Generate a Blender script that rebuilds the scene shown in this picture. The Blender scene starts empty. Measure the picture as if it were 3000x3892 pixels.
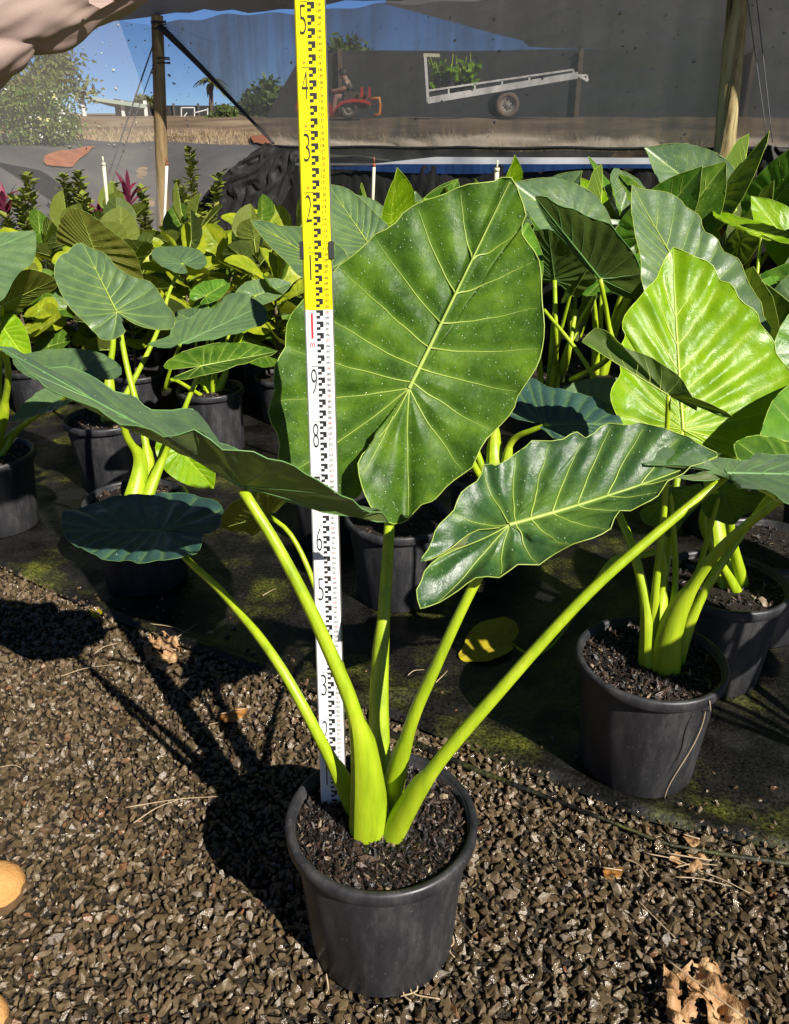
import bpy, bmesh, math, random
import numpy as np
from mathutils import Vector, Matrix, noise
from mathutils.bvhtree import BVHTree

random.seed(7)
RNG = np.random.default_rng(7)
SC = bpy.context.scene
COL = SC.collection
R = math.radians

# ---------------------------------------------------------------- camera, sky, sun, exposure
CAM_H = 1.55
PITCH = math.atan((1946 - 430) / 3150.0)
FPX = 3150.0
cam_d = bpy.data.cameras.new('camera')
cam = bpy.data.objects.new('camera', cam_d)
COL.objects.link(cam)
cam.location = (0, 0, CAM_H)
cam.rotation_euler = (math.pi / 2 - PITCH, 0, 0)
cam_d.sensor_fit = 'HORIZONTAL'
cam_d.sensor_width = 36.0
cam_d.lens = 36.0 * FPX / 3000.0
cam_d.clip_start = 0.02
cam_d.clip_end = 3000
SC.camera = cam

SUN_TRAVEL = Vector((-0.26, 0.318, -0.33)).normalized()
w = bpy.data.worlds.new('World')
SC.world = w
w.use_nodes = True
wn = w.node_tree.nodes
wl = w.node_tree.links
bg = wn['Background']
sky = wn.new('ShaderNodeTexSky')
sky.sky_type = 'NISHITA'
sky.sun_disc = False
sky.sun_elevation = math.asin(-SUN_TRAVEL.z)
sky.sun_rotation = math.atan2(-SUN_TRAVEL.x, -SUN_TRAVEL.y)
sky.air_density = 0.4
sky.dust_density = 0.0
sky.ozone_density = 6.0
sky.altitude = 1500
wl.new(sky.outputs[0], bg.inputs[0])
bg.inputs[1].default_value = 0.055
sun_d = bpy.data.lights.new('sun', 'SUN')
sun = bpy.data.objects.new('sun', sun_d)
COL.objects.link(sun)
sun_d.energy = 5.0
sun_d.angle = R(0.53)
sun_d.color = (1.0, 0.945, 0.86)
sun.rotation_euler = SUN_TRAVEL.to_track_quat('-Z', 'Y').to_euler()
sun.location = (3, -4, 6)
SC.view_settings.view_transform = 'Standard'
SC.view_settings.look = 'None'
SC.view_settings.exposure = 0.62
SC.view_settings.gamma = 1.0
SC.view_settings.use_curve_mapping = False
SC.cycles.max_bounces = 8
SC.cycles.transparent_max_bounces = 16
SC.cycles.sample_clamp_indirect = 4.0
SC.cycles.caustics_reflective = False
SC.cycles.caustics_refractive = False

# ---------------------------------------------------------------- survey: where things stand in the place
_fw = np.array([0, math.cos(PITCH), -math.sin(PITCH)])
_up = np.array([0, math.sin(PITCH), math.cos(PITCH)])
_rt = np.array([1.0, 0, 0])
_c = np.array([0, 0, CAM_H])
_S = 3000 / 1683.0

def sight(x, y):
    return _fw + _rt * ((x * _S - 1500) / FPX) - _up * ((y * _S - 1946) / FPX)
def at_z(x, y, z=0.0):
    r = sight(x, y)
    return _c + r * ((z - CAM_H) / r[2])
def at_y(x, y, Y):
    r = sight(x, y)
    return _c + r * (Y / r[1])
def at_plane(x, y, P, n):
    r = sight(x, y)
    return _c + r * (np.dot(np.asarray(P) - _c, n) / np.dot(r, n))
def unit(v):
    v = np.asarray(v, float)
    return v / (np.linalg.norm(v) + 1e-12)

# ---------------------------------------------------------------- material helpers
def nt(name):
    m = bpy.data.materials.new(name)
    m.use_nodes = True
    t = m.node_tree
    return m, t.nodes, t.links, t.nodes['Principled BSDF']

def ramp(n, stops):
    r = n.new('ShaderNodeValToRGB')
    e = r.color_ramp.elements
    while len(e) < len(stops):
        e.new(0.5)
    for k, (p, c) in enumerate(stops):
        e[k].position = p
        e[k].color = (c[0], c[1], c[2], 1)
    return r

def noise_tex(n, l, scale, detail=4, rough=0.6, coord='Object', mapscale=None):
    tc = n.new('ShaderNodeTexCoord')
    t = n.new('ShaderNodeTexNoise')
    t.inputs['Scale'].default_value = scale
    t.inputs['Detail'].default_value = detail
    t.inputs['Roughness'].default_value = rough
    if mapscale:
        mp = n.new('ShaderNodeMapping')
        mp.inputs['Scale'].default_value = mapscale
        l.new(tc.outputs[coord], mp.inputs[0])
        l.new(mp.outputs[0], t.inputs['Vector'])
    else:
        l.new(tc.outputs[coord], t.inputs['Vector'])
    return t

def simple(name, stops, scale=20, rough=0.6, spec=0.5, bump=0.0, bscale=None, metal=0.0, mapscale=None, detail=4, rough2=None):
    m, n, l, b = nt(name)
    t = noise_tex(n, l, scale, detail, mapscale=mapscale)
    r = ramp(n, stops)
    l.new(t.outputs[0], r.inputs[0])
    l.new(r.outputs[0], b.inputs['Base Color'])
    b.inputs['Roughness'].default_value = rough
    b.inputs['Specular IOR Level'].default_value = spec
    b.inputs['Metallic'].default_value = metal
    if rough2 is not None:
        mr = n.new('ShaderNodeMapRange')
        mr.inputs[1].default_value = 0.35
        mr.inputs[2].default_value = 0.65
        mr.inputs[3].default_value = rough
        mr.inputs[4].default_value = rough2
        l.new(t.outputs[0], mr.inputs[0])
        l.new(mr.outputs[0], b.inputs['Roughness'])
    if bump:
        t2 = noise_tex(n, l, bscale or scale * 3, 3, mapscale=mapscale)
        bp = n.new('ShaderNodeBump')
        bp.inputs['Strength'].default_value = bump
        bp.inputs['Distance'].default_value = 0.01
        l.new(t2.outputs[0], bp.inputs['Height'])
        l.new(bp.outputs[0], b.inputs['Normal'])
    return m

def leaf_mat(name, dark, mid, light, under, trans, tfac=0.28, rough=0.36, spec=0.5, vein=(0.22, 0.36, 0.06), nscale=14.0, wax=0.0, net=75.0):
    m, n, l, b = nt(name)
    out = n['Material Output']
    t = noise_tex(n, l, nscale, 5, 0.6)
    r = ramp(n, [(0.30, dark), (0.5, mid), (0.70, light)])
    l.new(t.outputs[0], r.inputs[0])
    at = n.new('ShaderNodeAttribute')
    at.attribute_name = 'vd'
    mx = n.new('ShaderNodeMix')
    mx.data_type = 'RGBA'
    ml = n.new('ShaderNodeMath')
    ml.operation = 'MULTIPLY'
    ml.inputs[1].default_value = 0.3
    l.new(at.outputs['Fac'], ml.inputs[0])
    l.new(ml.outputs[0], mx.inputs[0])
    l.new(r.outputs[0], mx.inputs[6])
    mx.inputs[7].default_value = (*vein, 1)
    tcv = n.new('ShaderNodeTexCoord')
    vo = n.new('ShaderNodeTexVoronoi')
    vo.feature = 'DISTANCE_TO_EDGE'
    vo.inputs['Scale'].default_value = net
    l.new(tcv.outputs['Object'], vo.inputs['Vector'])
    vr_ = n.new('ShaderNodeMapRange')
    vr_.inputs[1].default_value = 0.0
    vr_.inputs[2].default_value = 0.09
    vr_.inputs[3].default_value = 0.09
    vr_.inputs[4].default_value = 0.0
    l.new(vo.outputs['Distance'], vr_.inputs[0])
    mv = n.new('ShaderNodeMix')
    mv.data_type = 'RGBA'
    l.new(vr_.outputs[0], mv.inputs[0])
    l.new(mx.outputs[2], mv.inputs[6])
    mv.inputs[7].default_value = (*vein, 1)
    mx = mv
    geo = n.new('ShaderNodeNewGeometry')
    mb = n.new('ShaderNodeMix')
    mb.data_type = 'RGBA'
    l.new(geo.outputs['Backfacing'], mb.inputs[0])
    l.new(mx.outputs[2], mb.inputs[6])
    mb.inputs[7].default_value = (*under, 1)
    l.new(mb.outputs[2], b.inputs['Base Color'])
    t3 = noise_tex(n, l, 30.0, 3, 0.6)
    mr = n.new('ShaderNodeMapRange')
    mr.inputs[1].default_value = 0.3
    mr.inputs[2].default_value = 0.7
    mr.inputs[3].default_value = rough - 0.08
    mr.inputs[4].default_value = rough + 0.12
    l.new(t3.outputs[0], mr.inputs[0])
    mrb = n.new('ShaderNodeMix')
    mrb.data_type = 'FLOAT'
    l.new(geo.outputs['Backfacing'], mrb.inputs[0])
    l.new(mr.outputs[0], mrb.inputs[2])
    mrb.inputs[3].default_value = 0.6
    l.new(mrb.outputs[0], b.inputs['Roughness'])
    b.inputs['Specular IOR Level'].default_value = spec
    if wax:
        b.inputs['Sheen Weight'].default_value = wax
        b.inputs['Sheen Roughness'].default_value = 0.4
        b.inputs['Sheen Tint'].default_value = (0.7, 0.85, 1.0, 1)
    t2 = noise_tex(n, l, 70.0, 4, 0.65)
    bp = n.new('ShaderNodeBump')
    bp.inputs['Strength'].default_value = 0.35
    bp.inputs['Distance'].default_value = 0.004
    l.new(t2.outputs[0], bp.inputs['Height'])
    l.new(bp.outputs[0], b.inputs['Normal'])
    tr = n.new('ShaderNodeBsdfTranslucent')
    tr.inputs[0].default_value = (*trans, 1)
    ms = n.new('ShaderNodeMixShader')
    ms.inputs[0].default_value = tfac
    l.new(b.outputs[0], ms.inputs[1])
    l.new(tr.outputs[0], ms.inputs[2])
    l.new(ms.outputs[0], out.inputs['Surface'])
    return m

M = {}
M['leaf'] = leaf_mat('elephant_ear_leaf', (0.022, 0.062, 0.006), (0.054, 0.128, 0.009), (0.125, 0.225, 0.014),
                     (0.12, 0.15, 0.045), (0.20, 0.30, 0.02), 0.20, 0.43, 0.24)
M['leaf_blue'] = leaf_mat('bloomy_leaf', (0.080, 0.142, 0.068), (0.110, 0.185, 0.078), (0.155, 0.24, 0.082),
                          (0.10, 0.14, 0.03), (0.22, 0.28, 0.02), 0.20, 0.36, 0.7, vein=(0.2, 0.33, 0.1), wax=0.10)
M['leaf_lime'] = leaf_mat('young_glossy_leaf', (0.12, 0.26, 0.003), (0.19, 0.365, 0.004), (0.26, 0.44, 0.006),
                          (0.10, 0.16, 0.02), (0.30, 0.45, 0.01), 0.25, 0.30, 0.22, vein=(0.45, 0.55, 0.05))
M['leaf_mid'] = leaf_mat('mid_green_leaf', (0.05, 0.14, 0.012), (0.08, 0.21, 0.016), (0.13, 0.29, 0.02),
                         (0.08, 0.13, 0.018), (0.20, 0.32, 0.02), 0.24, 0.32, 0.5)
M['leaf_shade_tint'] = leaf_mat('shade_tinted_green_leaf', (0.018, 0.058, 0.022), (0.034, 0.092, 0.026), (0.085, 0.175, 0.022), (0.12, 0.15, 0.045), (0.16, 0.26, 0.02), 0.18, 0.38, 0.4, nscale=9)  # darker bluish copy of the leaf green: partial shade put into the colour
M['leaf_shade_navy'] = leaf_mat('shade_tinted_bloomy_leaf', (0.022, 0.062, 0.058), (0.03, 0.08, 0.07), (0.045, 0.11, 0.08), (0.10, 0.14, 0.03), (0.2, 0.3, 0.02), 0.18, 0.36, 0.7, nscale=9)  # navy of a shaded blade mirroring the sky, put into the base colour
M['leaf_gold_glow'] = leaf_mat('backlit_glow_leaf', (0.03, 0.08, 0.008), (0.05, 0.12, 0.01), (0.09, 0.18, 0.014), (0.15, 0.16, 0.02), (0.42, 0.42, 0.02), 0.38, 0.4, 0.4)  # glow of light from behind put into the golden underside colour
M['fig'] = leaf_mat('fig_leaf', (0.18, 0.26, 0.010), (0.33, 0.39, 0.014), (0.48, 0.50, 0.03),
                    (0.16, 0.20, 0.03), (0.35, 0.40, 0.02), 0.28, 0.33, 0.5, vein=(0.3, 0.38, 0.08))
M['fig_dark'] = leaf_mat('dark_fig_leaf', (0.04, 0.11, 0.01), (0.07, 0.15, 0.012), (0.12, 0.2, 0.02),
                         (0.1, 0.14, 0.03), (0.25, 0.3, 0.02), 0.25, 0.3, 0.5, vein=(0.2, 0.3, 0.06))
M['yellow_leaf'] = leaf_mat('yellowing_leaf', (0.32, 0.22, 0.01), (0.5, 0.38, 0.012), (0.55, 0.47, 0.02),
                            (0.45, 0.36, 0.02), (0.5, 0.4, 0.02), 0.25, 0.45, 0.4, vein=(0.45, 0.42, 0.08))
M['vein'] = simple('leaf_vein', [(0.3, (0.27, 0.38, 0.06)), (0.7, (0.40, 0.50, 0.10))], 30, 0.4)
M['vein_dim'] = simple('bloomy_leaf_vein', [(0.3, (0.10, 0.22, 0.07)), (0.7, (0.15, 0.28, 0.08))], 30, 0.4)
M['vein_lime'] = simple('lime_vein', [(0.3, (0.36, 0.52, 0.04)), (0.7, (0.45, 0.58, 0.06))], 30, 0.35)

def petiole_mat():
    m, n, l, b = nt('petiole')
    out = n['Material Output']
    t = noise_tex(n, l, 9.0, 4, 0.6, mapscale=(4, 4, 0.7))
    r = ramp(n, [(0.20, (0.15, 0.15, 0.03)), (0.30, (0.24, 0.34, 0.010)), (0.44, (0.32, 0.45, 0.013)), (0.58, (0.38, 0.50, 0.016)), (0.76, (0.52, 0.58, 0.05))])
    l.new(t.outputs[0], r.inputs[0])
    l.new(r.outputs[0], b.inputs['Base Color'])
    b.inputs['Roughness'].default_value = 0.38
    b.inputs['Subsurface Weight'].default_value = 0.15
    b.inputs['Subsurface Radius'].default_value = (0.008, 0.012, 0.002)
    b.inputs['Subsurface Scale'].default_value = 0.6
    t2 = noise_tex(n, l, 60, 3, 0.6, mapscale=(6, 6, 0.4))
    bp = n.new('ShaderNodeBump')
    bp.inputs['Strength'].default_value = 0.2
    bp.inputs['Distance'].default_value = 0.003
    l.new(t2.outputs[0], bp.inputs['Height'])
    l.new(bp.outputs[0], b.inputs['Normal'])
    return m
M['petiole'] = petiole_mat()

def stone_mat(name, stops, rough_lo, rough_hi):
    m, n, l, b = nt(name)
    at = n.new('ShaderNodeAttribute')
    at.attribute_name = 'rnd'
    r = ramp(n, stops)
    l.new(at.outputs['Fac'], r.inputs[0])
    t = noise_tex(n, l, 160, 4, 0.7)
    mx = n.new('ShaderNodeMix')
    mx.data_type = 'RGBA'
    mx.blend_type = 'MULTIPLY'
    mx.inputs[0].default_value = 0.6
    rr = ramp(n, [(0.3, (0.45, 0.45, 0.45)), (0.7, (1.3, 1.25, 1.2))])
    l.new(t.outputs[0], rr.inputs[0])
    l.new(r.outputs[0], mx.inputs[6])
    l.new(rr.outputs[0], mx.inputs[7])
    l.new(mx.outputs[2], b.inputs['Base Color'])
    mr = n.new('ShaderNodeMapRange')
    mr.inputs[1].default_value = 0.0
    mr.inputs[2].default_value = 1.0
    mr.inputs[3].default_value = rough_lo
    mr.inputs[4].default_value = rough_hi
    ml = n.new('ShaderNodeMath')
    ml.operation = 'FRACT'
    m2 = n.new('ShaderNodeMath')
    m2.operation = 'MULTIPLY'
    m2.inputs[1].default_value = 7.31
    l.new(at.outputs['Fac'], m2.inputs[0])
    l.new(m2.outputs[0], ml.inputs[0])
    l.new(ml.outputs[0], mr.inputs[0])
    l.new(mr.outputs[0], b.inputs['Roughness'])
    b.inputs['Specular IOR Level'].default_value = 0.6
    t2 = noise_tex(n, l, 300, 3, 0.6)
    bp = n.new('ShaderNodeBump')
    bp.inputs['Strength'].default_value = 0.5
    bp.inputs['Distance'].default_value = 0.003
    l.new(t2.outputs[0], bp.inputs['Height'])
    l.new(bp.outputs[0], b.inputs['Normal'])
    return m
M['gravel'] = stone_mat('wet_gravel', [(0.0, (0.065, 0.046, 0.025)), (0.45, (0.112, 0.080, 0.042)), (0.8, (0.155, 0.112, 0.060)), (0.95, (0.20, 0.155, 0.105)), (1.0, (0.20, 0.095, 0.045))], 0.10, 0.40)
M['soil'] = stone_mat('potting_bark', [(0.0, (0.006, 0.005, 0.004)), (0.55, (0.020, 0.013, 0.009)), (0.82, (0.05, 0.025, 0.017)), (0.94, (0.10, 0.065, 0.04)), (1.0, (0.38, 0.30, 0.19))], 0.3, 0.7)
M['soil_bed'] = simple('soil_bed', [(0.3, (0.008, 0.006, 0.005)), (0.7, (0.03, 0.02, 0.014))], 80, 0.8, 0.3, 0.6, 200)

def pot_mat():
    m, n, l, b = nt('black_plastic')
    t = noise_tex(n, l, 14, 8, 0.72, mapscale=(1, 1, 0.28))
    r = ramp(n, [(0.36, (0.016, 0.016, 0.018)), (0.52, (0.028, 0.028, 0.031)), (0.70, (0.07, 0.068, 0.066))])
    l.new(t.outputs[0], r.inputs[0])
    t3 = noise_tex(n, l, 170, 2, 0.5)
    r3 = ramp(n, [(0.70, (0, 0, 0)), (0.76, (1, 1, 1))])
    l.new(t3.outputs[0], r3.inputs[0])
    mx = n.new('ShaderNodeMix')
    mx.data_type = 'RGBA'
    l.new(r3.outputs[0], mx.inputs[0])
    l.new(r.outputs[0], mx.inputs[6])
    mx.inputs[7].default_value = (0.16, 0.15, 0.135, 1)
    l.new(mx.outputs[2], b.inputs['Base Color'])
    mr = n.new('ShaderNodeMapRange')
    mr.inputs[1].default_value = 0.35
    mr.inputs[2].default_value = 0.65
    mr.inputs[3].default_value = 0.33
    mr.inputs[4].default_value = 0.58
    l.new(t.outputs[0], mr.inputs[0])
    l.new(mr.outputs[0], b.inputs['Roughness'])
    t2 = noise_tex(n, l, 40, 3, 0.6, mapscale=(1, 1, 0.3))
    bp = n.new('ShaderNodeBump')
    bp.inputs['Strength'].default_value = 0.12
    bp.inputs['Distance'].default_value = 0.004
    l.new(t2.outputs[0], bp.inputs['Height'])
    l.new(bp.outputs[0], b.inputs['Normal'])
    return m
M['pot'] = pot_mat()

def weedmat_mat():
    m, n, l, b = nt('black_weedmat')
    t = noise_tex(n, l, 3.2, 6, 0.62)
    r = ramp(n, [(0.40, (0.006, 0.006, 0.006)), (0.52, (0.012, 0.011, 0.009)), (0.60, (0.04, 0.042, 0.012)), (0.72, (0.14, 0.145, 0.022))])
    l.new(t.outputs[0], r.inputs[0])
    t4 = noise_tex(n, l, 120, 3, 0.6)
    r4 = ramp(n, [(0.38, (0.2, 0.2, 0.2)), (0.68, (1.8, 1.8, 1.7))])
    l.new(t4.outputs[0], r4.inputs[0])
    mx = n.new('ShaderNodeMix')
    mx.data_type = 'RGBA'
    mx.blend_type = 'MULTIPLY'
    mx.inputs[0].default_value = 1
    l.new(r.outputs[0], mx.inputs[6])
    l.new(r4.outputs[0], mx.inputs[7])
    l.new(mx.outputs[2], b.inputs['Base Color'])
    t2 = noise_tex(n, l, 5.5, 4, 0.6)
    mr = n.new('ShaderNodeMapRange')
    mr.inputs[1].default_value = 0.42
    mr.inputs[2].default_value = 0.6
    mr.inputs[3].default_value = 0.14
    mr.inputs[4].default_value = 0.6
    l.new(t2.outputs[0], mr.inputs[0])
    l.new(mr.outputs[0], b.inputs['Roughness'])
    t3 = noise_tex(n, l, 45, 5, 0.7)
    bp = n.new('ShaderNodeBump')
    bp.inputs['Strength'].default_value = 0.5
    bp.inputs['Distance'].default_value = 0.008
    l.new(t3.outputs[0], bp.inputs['Height'])
    l.new(bp.outputs[0], b.inputs['Normal'])
    return m
M['weedmat'] = weedmat_mat()
M['bank_mat'] = simple('sun_tinted_weedmat', [(0.3, (0.05, 0.048, 0.048)), (0.55, (0.085, 0.082, 0.08)), (0.8, (0.14, 0.125, 0.11))], 1.4, 0.6, 0.4, 0.3, 8)  # paler copy of the black weed mat, sunlight put into its grey
M['red_dirt'] = simple('red_dirt', [(0.3, (0.22, 0.075, 0.035)), (0.7, (0.36, 0.14, 0.07))], 6, 0.9, 0.2, 0.4, 40)

def mesh_cloth(name, col, dens, var, streak=(2.0, 30.0, 2.0), rot=0.0):
    m, n, l, b = nt(name)
    out = n['Material Output']
    t = noise_tex(n, l, 1.2, 5, 0.65)
    tc = n.new('ShaderNodeTexCoord')
    mp = n.new('ShaderNodeMapping')
    mp.inputs['Rotation'].default_value = (0, rot, 0)
    mp.inputs['Scale'].default_value = streak
    l.new(tc.outputs['Object'], mp.inputs[0])
    t2 = n.new('ShaderNodeTexNoise')
    t2.inputs['Scale'].default_value = 1.6
    t2.inputs['Detail'].default_value = 6
    l.new(mp.outputs[0], t2.inputs['Vector'])
    ad = n.new('ShaderNodeMath')
    ad.operation = 'ADD'
    l.new(t.outputs[0], ad.inputs[0])
    l.new(t2.outputs[0], ad.inputs[1])
    mr = n.new('ShaderNodeMapRange')
    mr.inputs[1].default_value = 0.75
    mr.inputs[2].default_value = 1.25
    mr.inputs[3].default_value = dens - var
    mr.inputs[4].default_value = dens + var
    l.new(ad.outputs[0], mr.inputs[0])
    b.inputs['Base Color'].default_value = (*col, 1)
    b.inputs['Roughness'].default_value = 0.6
    b.inputs['Specular IOR Level'].default_value = 0.3
    tp = n.new('ShaderNodeBsdfTransparent')
    ms = n.new('ShaderNodeMixShader')
    l.new(mr.outputs[0], ms.inputs[0])
    l.new(tp.outputs[0], ms.inputs[1])
    l.new(b.outputs[0], ms.inputs[2])
    l.new(ms.outputs[0], out.inputs['Surface'])
    return m
M['mesh_light'] = mesh_cloth('thin_shade_mesh', (0.30, 0.28, 0.26), 0.25, 0.05, (2, 2, 2))
M['mesh_dense'] = mesh_cloth('dense_shade_mesh', (0.46, 0.405, 0.335), 0.74, 0.13, (7.0, 7.0, 0.5), R(38))
M['mesh_roof'] = mesh_cloth('roof_shade_mesh', (0.30, 0.27, 0.23), 0.965, 0.025, (3, 20, 2))
M['skirt'] = simple('black_skirt_cloth', [(0.3, (0.012, 0.012, 0.013)), (0.6, (0.028, 0.027, 0.026)), (0.8, (0.05, 0.05, 0.045))], 5, 0.6, 0.3, 0.4, 40, mapscale=(3, 3, 0.6))
M['tarp_white'] = simple('white_tarp', [(0.3, (0.55, 0.55, 0.58)), (0.7, (0.74, 0.74, 0.76))], 5, 0.5)
M['tarp_blue'] = simple('blue_tarp', [(0.3, (0.01, 0.03, 0.11)), (0.7, (0.02, 0.07, 0.22))], 7, 0.45, mapscale=(4, 4, 1))
M['black_rope'] = simple('black_rope', [(0.3, (0.008, 0.008, 0.009)), (0.7, (0.025, 0.025, 0.025))], 40, 0.6)
M['wood'] = simple('weathered_pole', [(0.25, (0.07, 0.045, 0.022)), (0.45, (0.22, 0.15, 0.07)), (0.65, (0.36, 0.26, 0.12)), (0.85, (0.42, 0.33, 0.17))], 5, 0.75, 0.3, 0.5, 40, mapscale=(6, 6, 0.35), detail=6)
M['wood_pale'] = simple('mouldy_pale_pole', [(0.33, (0.015, 0.012, 0.008)), (0.44, (0.25, 0.19, 0.08)), (0.58, (0.48, 0.40, 0.2)), (0.85, (0.58, 0.50, 0.28))], 4, 0.75, 0.3, 0.5, 40, mapscale=(5, 5, 0.5), detail=7)
M['pvc_cream'] = simple('cream_pvc', [(0.3, (0.62, 0.58, 0.40)), (0.7, (0.75, 0.72, 0.52))], 20, 0.4)
M['pvc_white'] = simple('white_pvc', [(0.3, (0.70, 0.68, 0.62)), (0.7, (0.80, 0.79, 0.74))], 20, 0.4)
M['wire'] = simple('steel_wire', [(0.3, (0.05, 0.05, 0.05)), (0.7, (0.1, 0.1, 0.1))], 20, 0.5)
M['dead'] = simple('dry_brown_leaf', [(0.28, (0.12, 0.055, 0.02)), (0.5, (0.38, 0.21, 0.09)), (0.75, (0.58, 0.40, 0.22))], 26, 0.6, 0.35, 0.8, 70)
M['dead_orange'] = simple('dry_orange_leaf', [(0.3, (0.22, 0.08, 0.015)), (0.7, (0.48, 0.24, 0.06))], 30, 0.55, 0.35, 0.5, 70)
M['straw'] = simple('dry_straw', [(0.3, (0.34, 0.24, 0.13)), (0.7, (0.55, 0.43, 0.28))], 30, 0.6)
M['staff_white'] = simple('staff_white_paint', [(0.3, (0.76, 0.755, 0.74)), (0.7, (0.80, 0.795, 0.78))], 8, 0.42)
M['staff_yellow'] = simple('staff_yellow_paint', [(0.3, (0.86, 0.74, 0.0)), (0.7, (0.90, 0.80, 0.0))], 8, 0.42)
M['ink'] = simple('black_ink', [(0.3, (0.012, 0.012, 0.014)), (0.7, (0.022, 0.02, 0.02))], 30, 0.5)
M['ink_grey'] = simple('grey_ink', [(0.3, (0.16, 0.15, 0.13)), (0.7, (0.2, 0.19, 0.17))], 30, 0.5)
M['ink_brown'] = simple('brown_ink', [(0.3, (0.13, 0.085, 0.015)), (0.7, (0.17, 0.11, 0.02))], 30, 0.5)
M['ink_red'] = simple('red_ink', [(0.3, (0.62, 0.02, 0.03)), (0.7, (0.70, 0.03, 0.045))], 30, 0.5)
M['ink_pink'] = simple('pink_ink', [(0.3, (0.78, 0.25, 0.22)), (0.7, (0.8, 0.3, 0.28))], 30, 0.5)
M['alu'] = simple('aluminium_edge', [(0.3, (0.35, 0.33, 0.30)), (0.7, (0.45, 0.43, 0.4))], 20, 0.4, metal=0.6)
M['clip'] = simple('black_clip', [(0.3, (0.02, 0.02, 0.02)), (0.7, (0.04, 0.04, 0.04))], 20, 0.4)
M['drop'] = simple('water_drop', [(0.3, (0.16, 0.26, 0.10)), (0.7, (0.38, 0.46, 0.28))], 200, 0.06, 0.8)
M['rust_boot'] = simple('tan_suede_boot', [(0.3, (0.48, 0.24, 0.07)), (0.7, (0.62, 0.34, 0.12))], 30, 0.75, 0.3, 0.4, 120)
M['sole'] = simple('boot_sole', [(0.3, (0.10, 0.055, 0.025)), (0.7, (0.16, 0.09, 0.04))], 30, 0.7)
M['skin'] = simple('skin', [(0.3, (0.50, 0.30, 0.21)), (0.7, (0.58, 0.36, 0.26))], 20, 0.5)
M['hair'] = simple('dark_hair', [(0.3, (0.03, 0.02, 0.014)), (0.7, (0.06, 0.04, 0.028))], 60, 0.6)
M['eye'] = simple('eye', [(0.3, (0.6, 0.6, 0.6)), (0.7, (0.65, 0.65, 0.65))], 20, 0.2)
M['trousers'] = simple('khaki_trousers', [(0.3, (0.17, 0.14, 0.10)), (0.7, (0.23, 0.19, 0.14))], 40, 0.8, 0.3, 0.3, 120)
M['red_paint'] = simple('red_paint', [(0.3, (0.50, 0.025, 0.012)), (0.7, (0.62, 0.04, 0.02))], 10, 0.35)
M['orange_paint'] = simple('orange_paint', [(0.3, (0.62, 0.20, 0.02)), (0.7, (0.72, 0.26, 0.03))], 10, 0.4)
M['tyre'] = simple('dusty_tyre', [(0.3, (0.16, 0.11, 0.08)), (0.7, (0.27, 0.19, 0.14))], 20, 0.85)
M['tyre_dark'] = simple('dark_tyre', [(0.3, (0.06, 0.045, 0.035)), (0.7, (0.12, 0.09, 0.07))], 20, 0.85)
M['galv'] = simple('galvanised_steel', [(0.3, (0.72, 0.70, 0.66)), (0.7, (0.82, 0.80, 0.77))], 10, 0.5)
M['dusty_rim'] = simple('dusty_rim', [(0.3, (0.30, 0.25, 0.20)), (0.7, (0.42, 0.37, 0.31))], 10, 0.7)
M['timber_deck'] = simple('dark_deck', [(0.3, (0.07, 0.05, 0.035)), (0.7, (0.12, 0.09, 0.06))], 10, 0.8)
M['dark_shirt'] = simple('dark_shirt', [(0.3, (0.06, 0.06, 0.06)), (0.7, (0.1, 0.1, 0.1))], 20, 0.8)
M['green_roof'] = simple('green_tin_roof', [(0.3, (0.30, 0.38, 0.30)), (0.7, (0.42, 0.48, 0.38))], 4, 0.5, mapscale=(20, 1, 1))
M['shed_wall'] = simple('shed_wall', [(0.3, (0.06, 0.055, 0.05)), (0.7, (0.11, 0.10, 0.09))], 3, 0.7)
M['far_cloth'] = simple('far_black_cloth', [(0.3, (0.018, 0.018, 0.02)), (0.7, (0.04, 0.04, 0.04))], 1.0, 0.7)
M['grass_dry'] = simple('dry_grass', [(0.3, (0.24, 0.17, 0.09)), (0.5, (0.36, 0.27, 0.15)), (0.75, (0.5, 0.4, 0.25))], 1.5, 0.85)
M['earth'] = simple('bare_earth', [(0.3, (0.13, 0.09, 0.055)), (0.5, (0.22, 0.15, 0.09)), (0.7, (0.32, 0.24, 0.15))], 0.8, 0.9, 0.2, 0.5, 8)
M['bush_leaf'] = leaf_mat('bush_leaf', (0.05, 0.10, 0.012), (0.09, 0.15, 0.02), (0.16, 0.20, 0.035), (0.12, 0.15, 0.04), (0.2, 0.25, 0.02), 0.25, 0.45, 0.4, nscale=3.0)
M['tree_leaf'] = leaf_mat('tree_leaf', (0.06, 0.075, 0.015), (0.12, 0.13, 0.025), (0.2, 0.19, 0.045), (0.12, 0.13, 0.04), (0.2, 0.2, 0.03), 0.25, 0.5, 0.4, nscale=1.0)
M['shrub_leaf'] = leaf_mat('shrub_leaf', (0.10, 0.15, 0.02), (0.20, 0.25, 0.03), (0.34, 0.36, 0.07), (0.12, 0.15, 0.04), (0.25, 0.28, 0.03), 0.2, 0.4, 0.4, nscale=12)
M['blossom'] = simple('white_blossom', [(0.3, (0.72, 0.70, 0.68)), (0.7, (0.8, 0.79, 0.76))], 5, 0.8)
M['blossom_yellow'] = simple('yellow_blossom', [(0.3, (0.55, 0.52, 0.16)), (0.7, (0.66, 0.62, 0.24))], 5, 0.8)
M['cordyline'] = leaf_mat('purple_leaf', (0.10, 0.008, 0.03), (0.20, 0.012, 0.05), (0.32, 0.03, 0.09), (0.15, 0.02, 0.05), (0.4, 0.02, 0.08), 0.25, 0.4, 0.5, nscale=8)
M['bark'] = simple('bark', [(0.3, (0.08, 0.055, 0.035)), (0.7, (0.18, 0.13, 0.09))], 12, 0.85)

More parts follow.
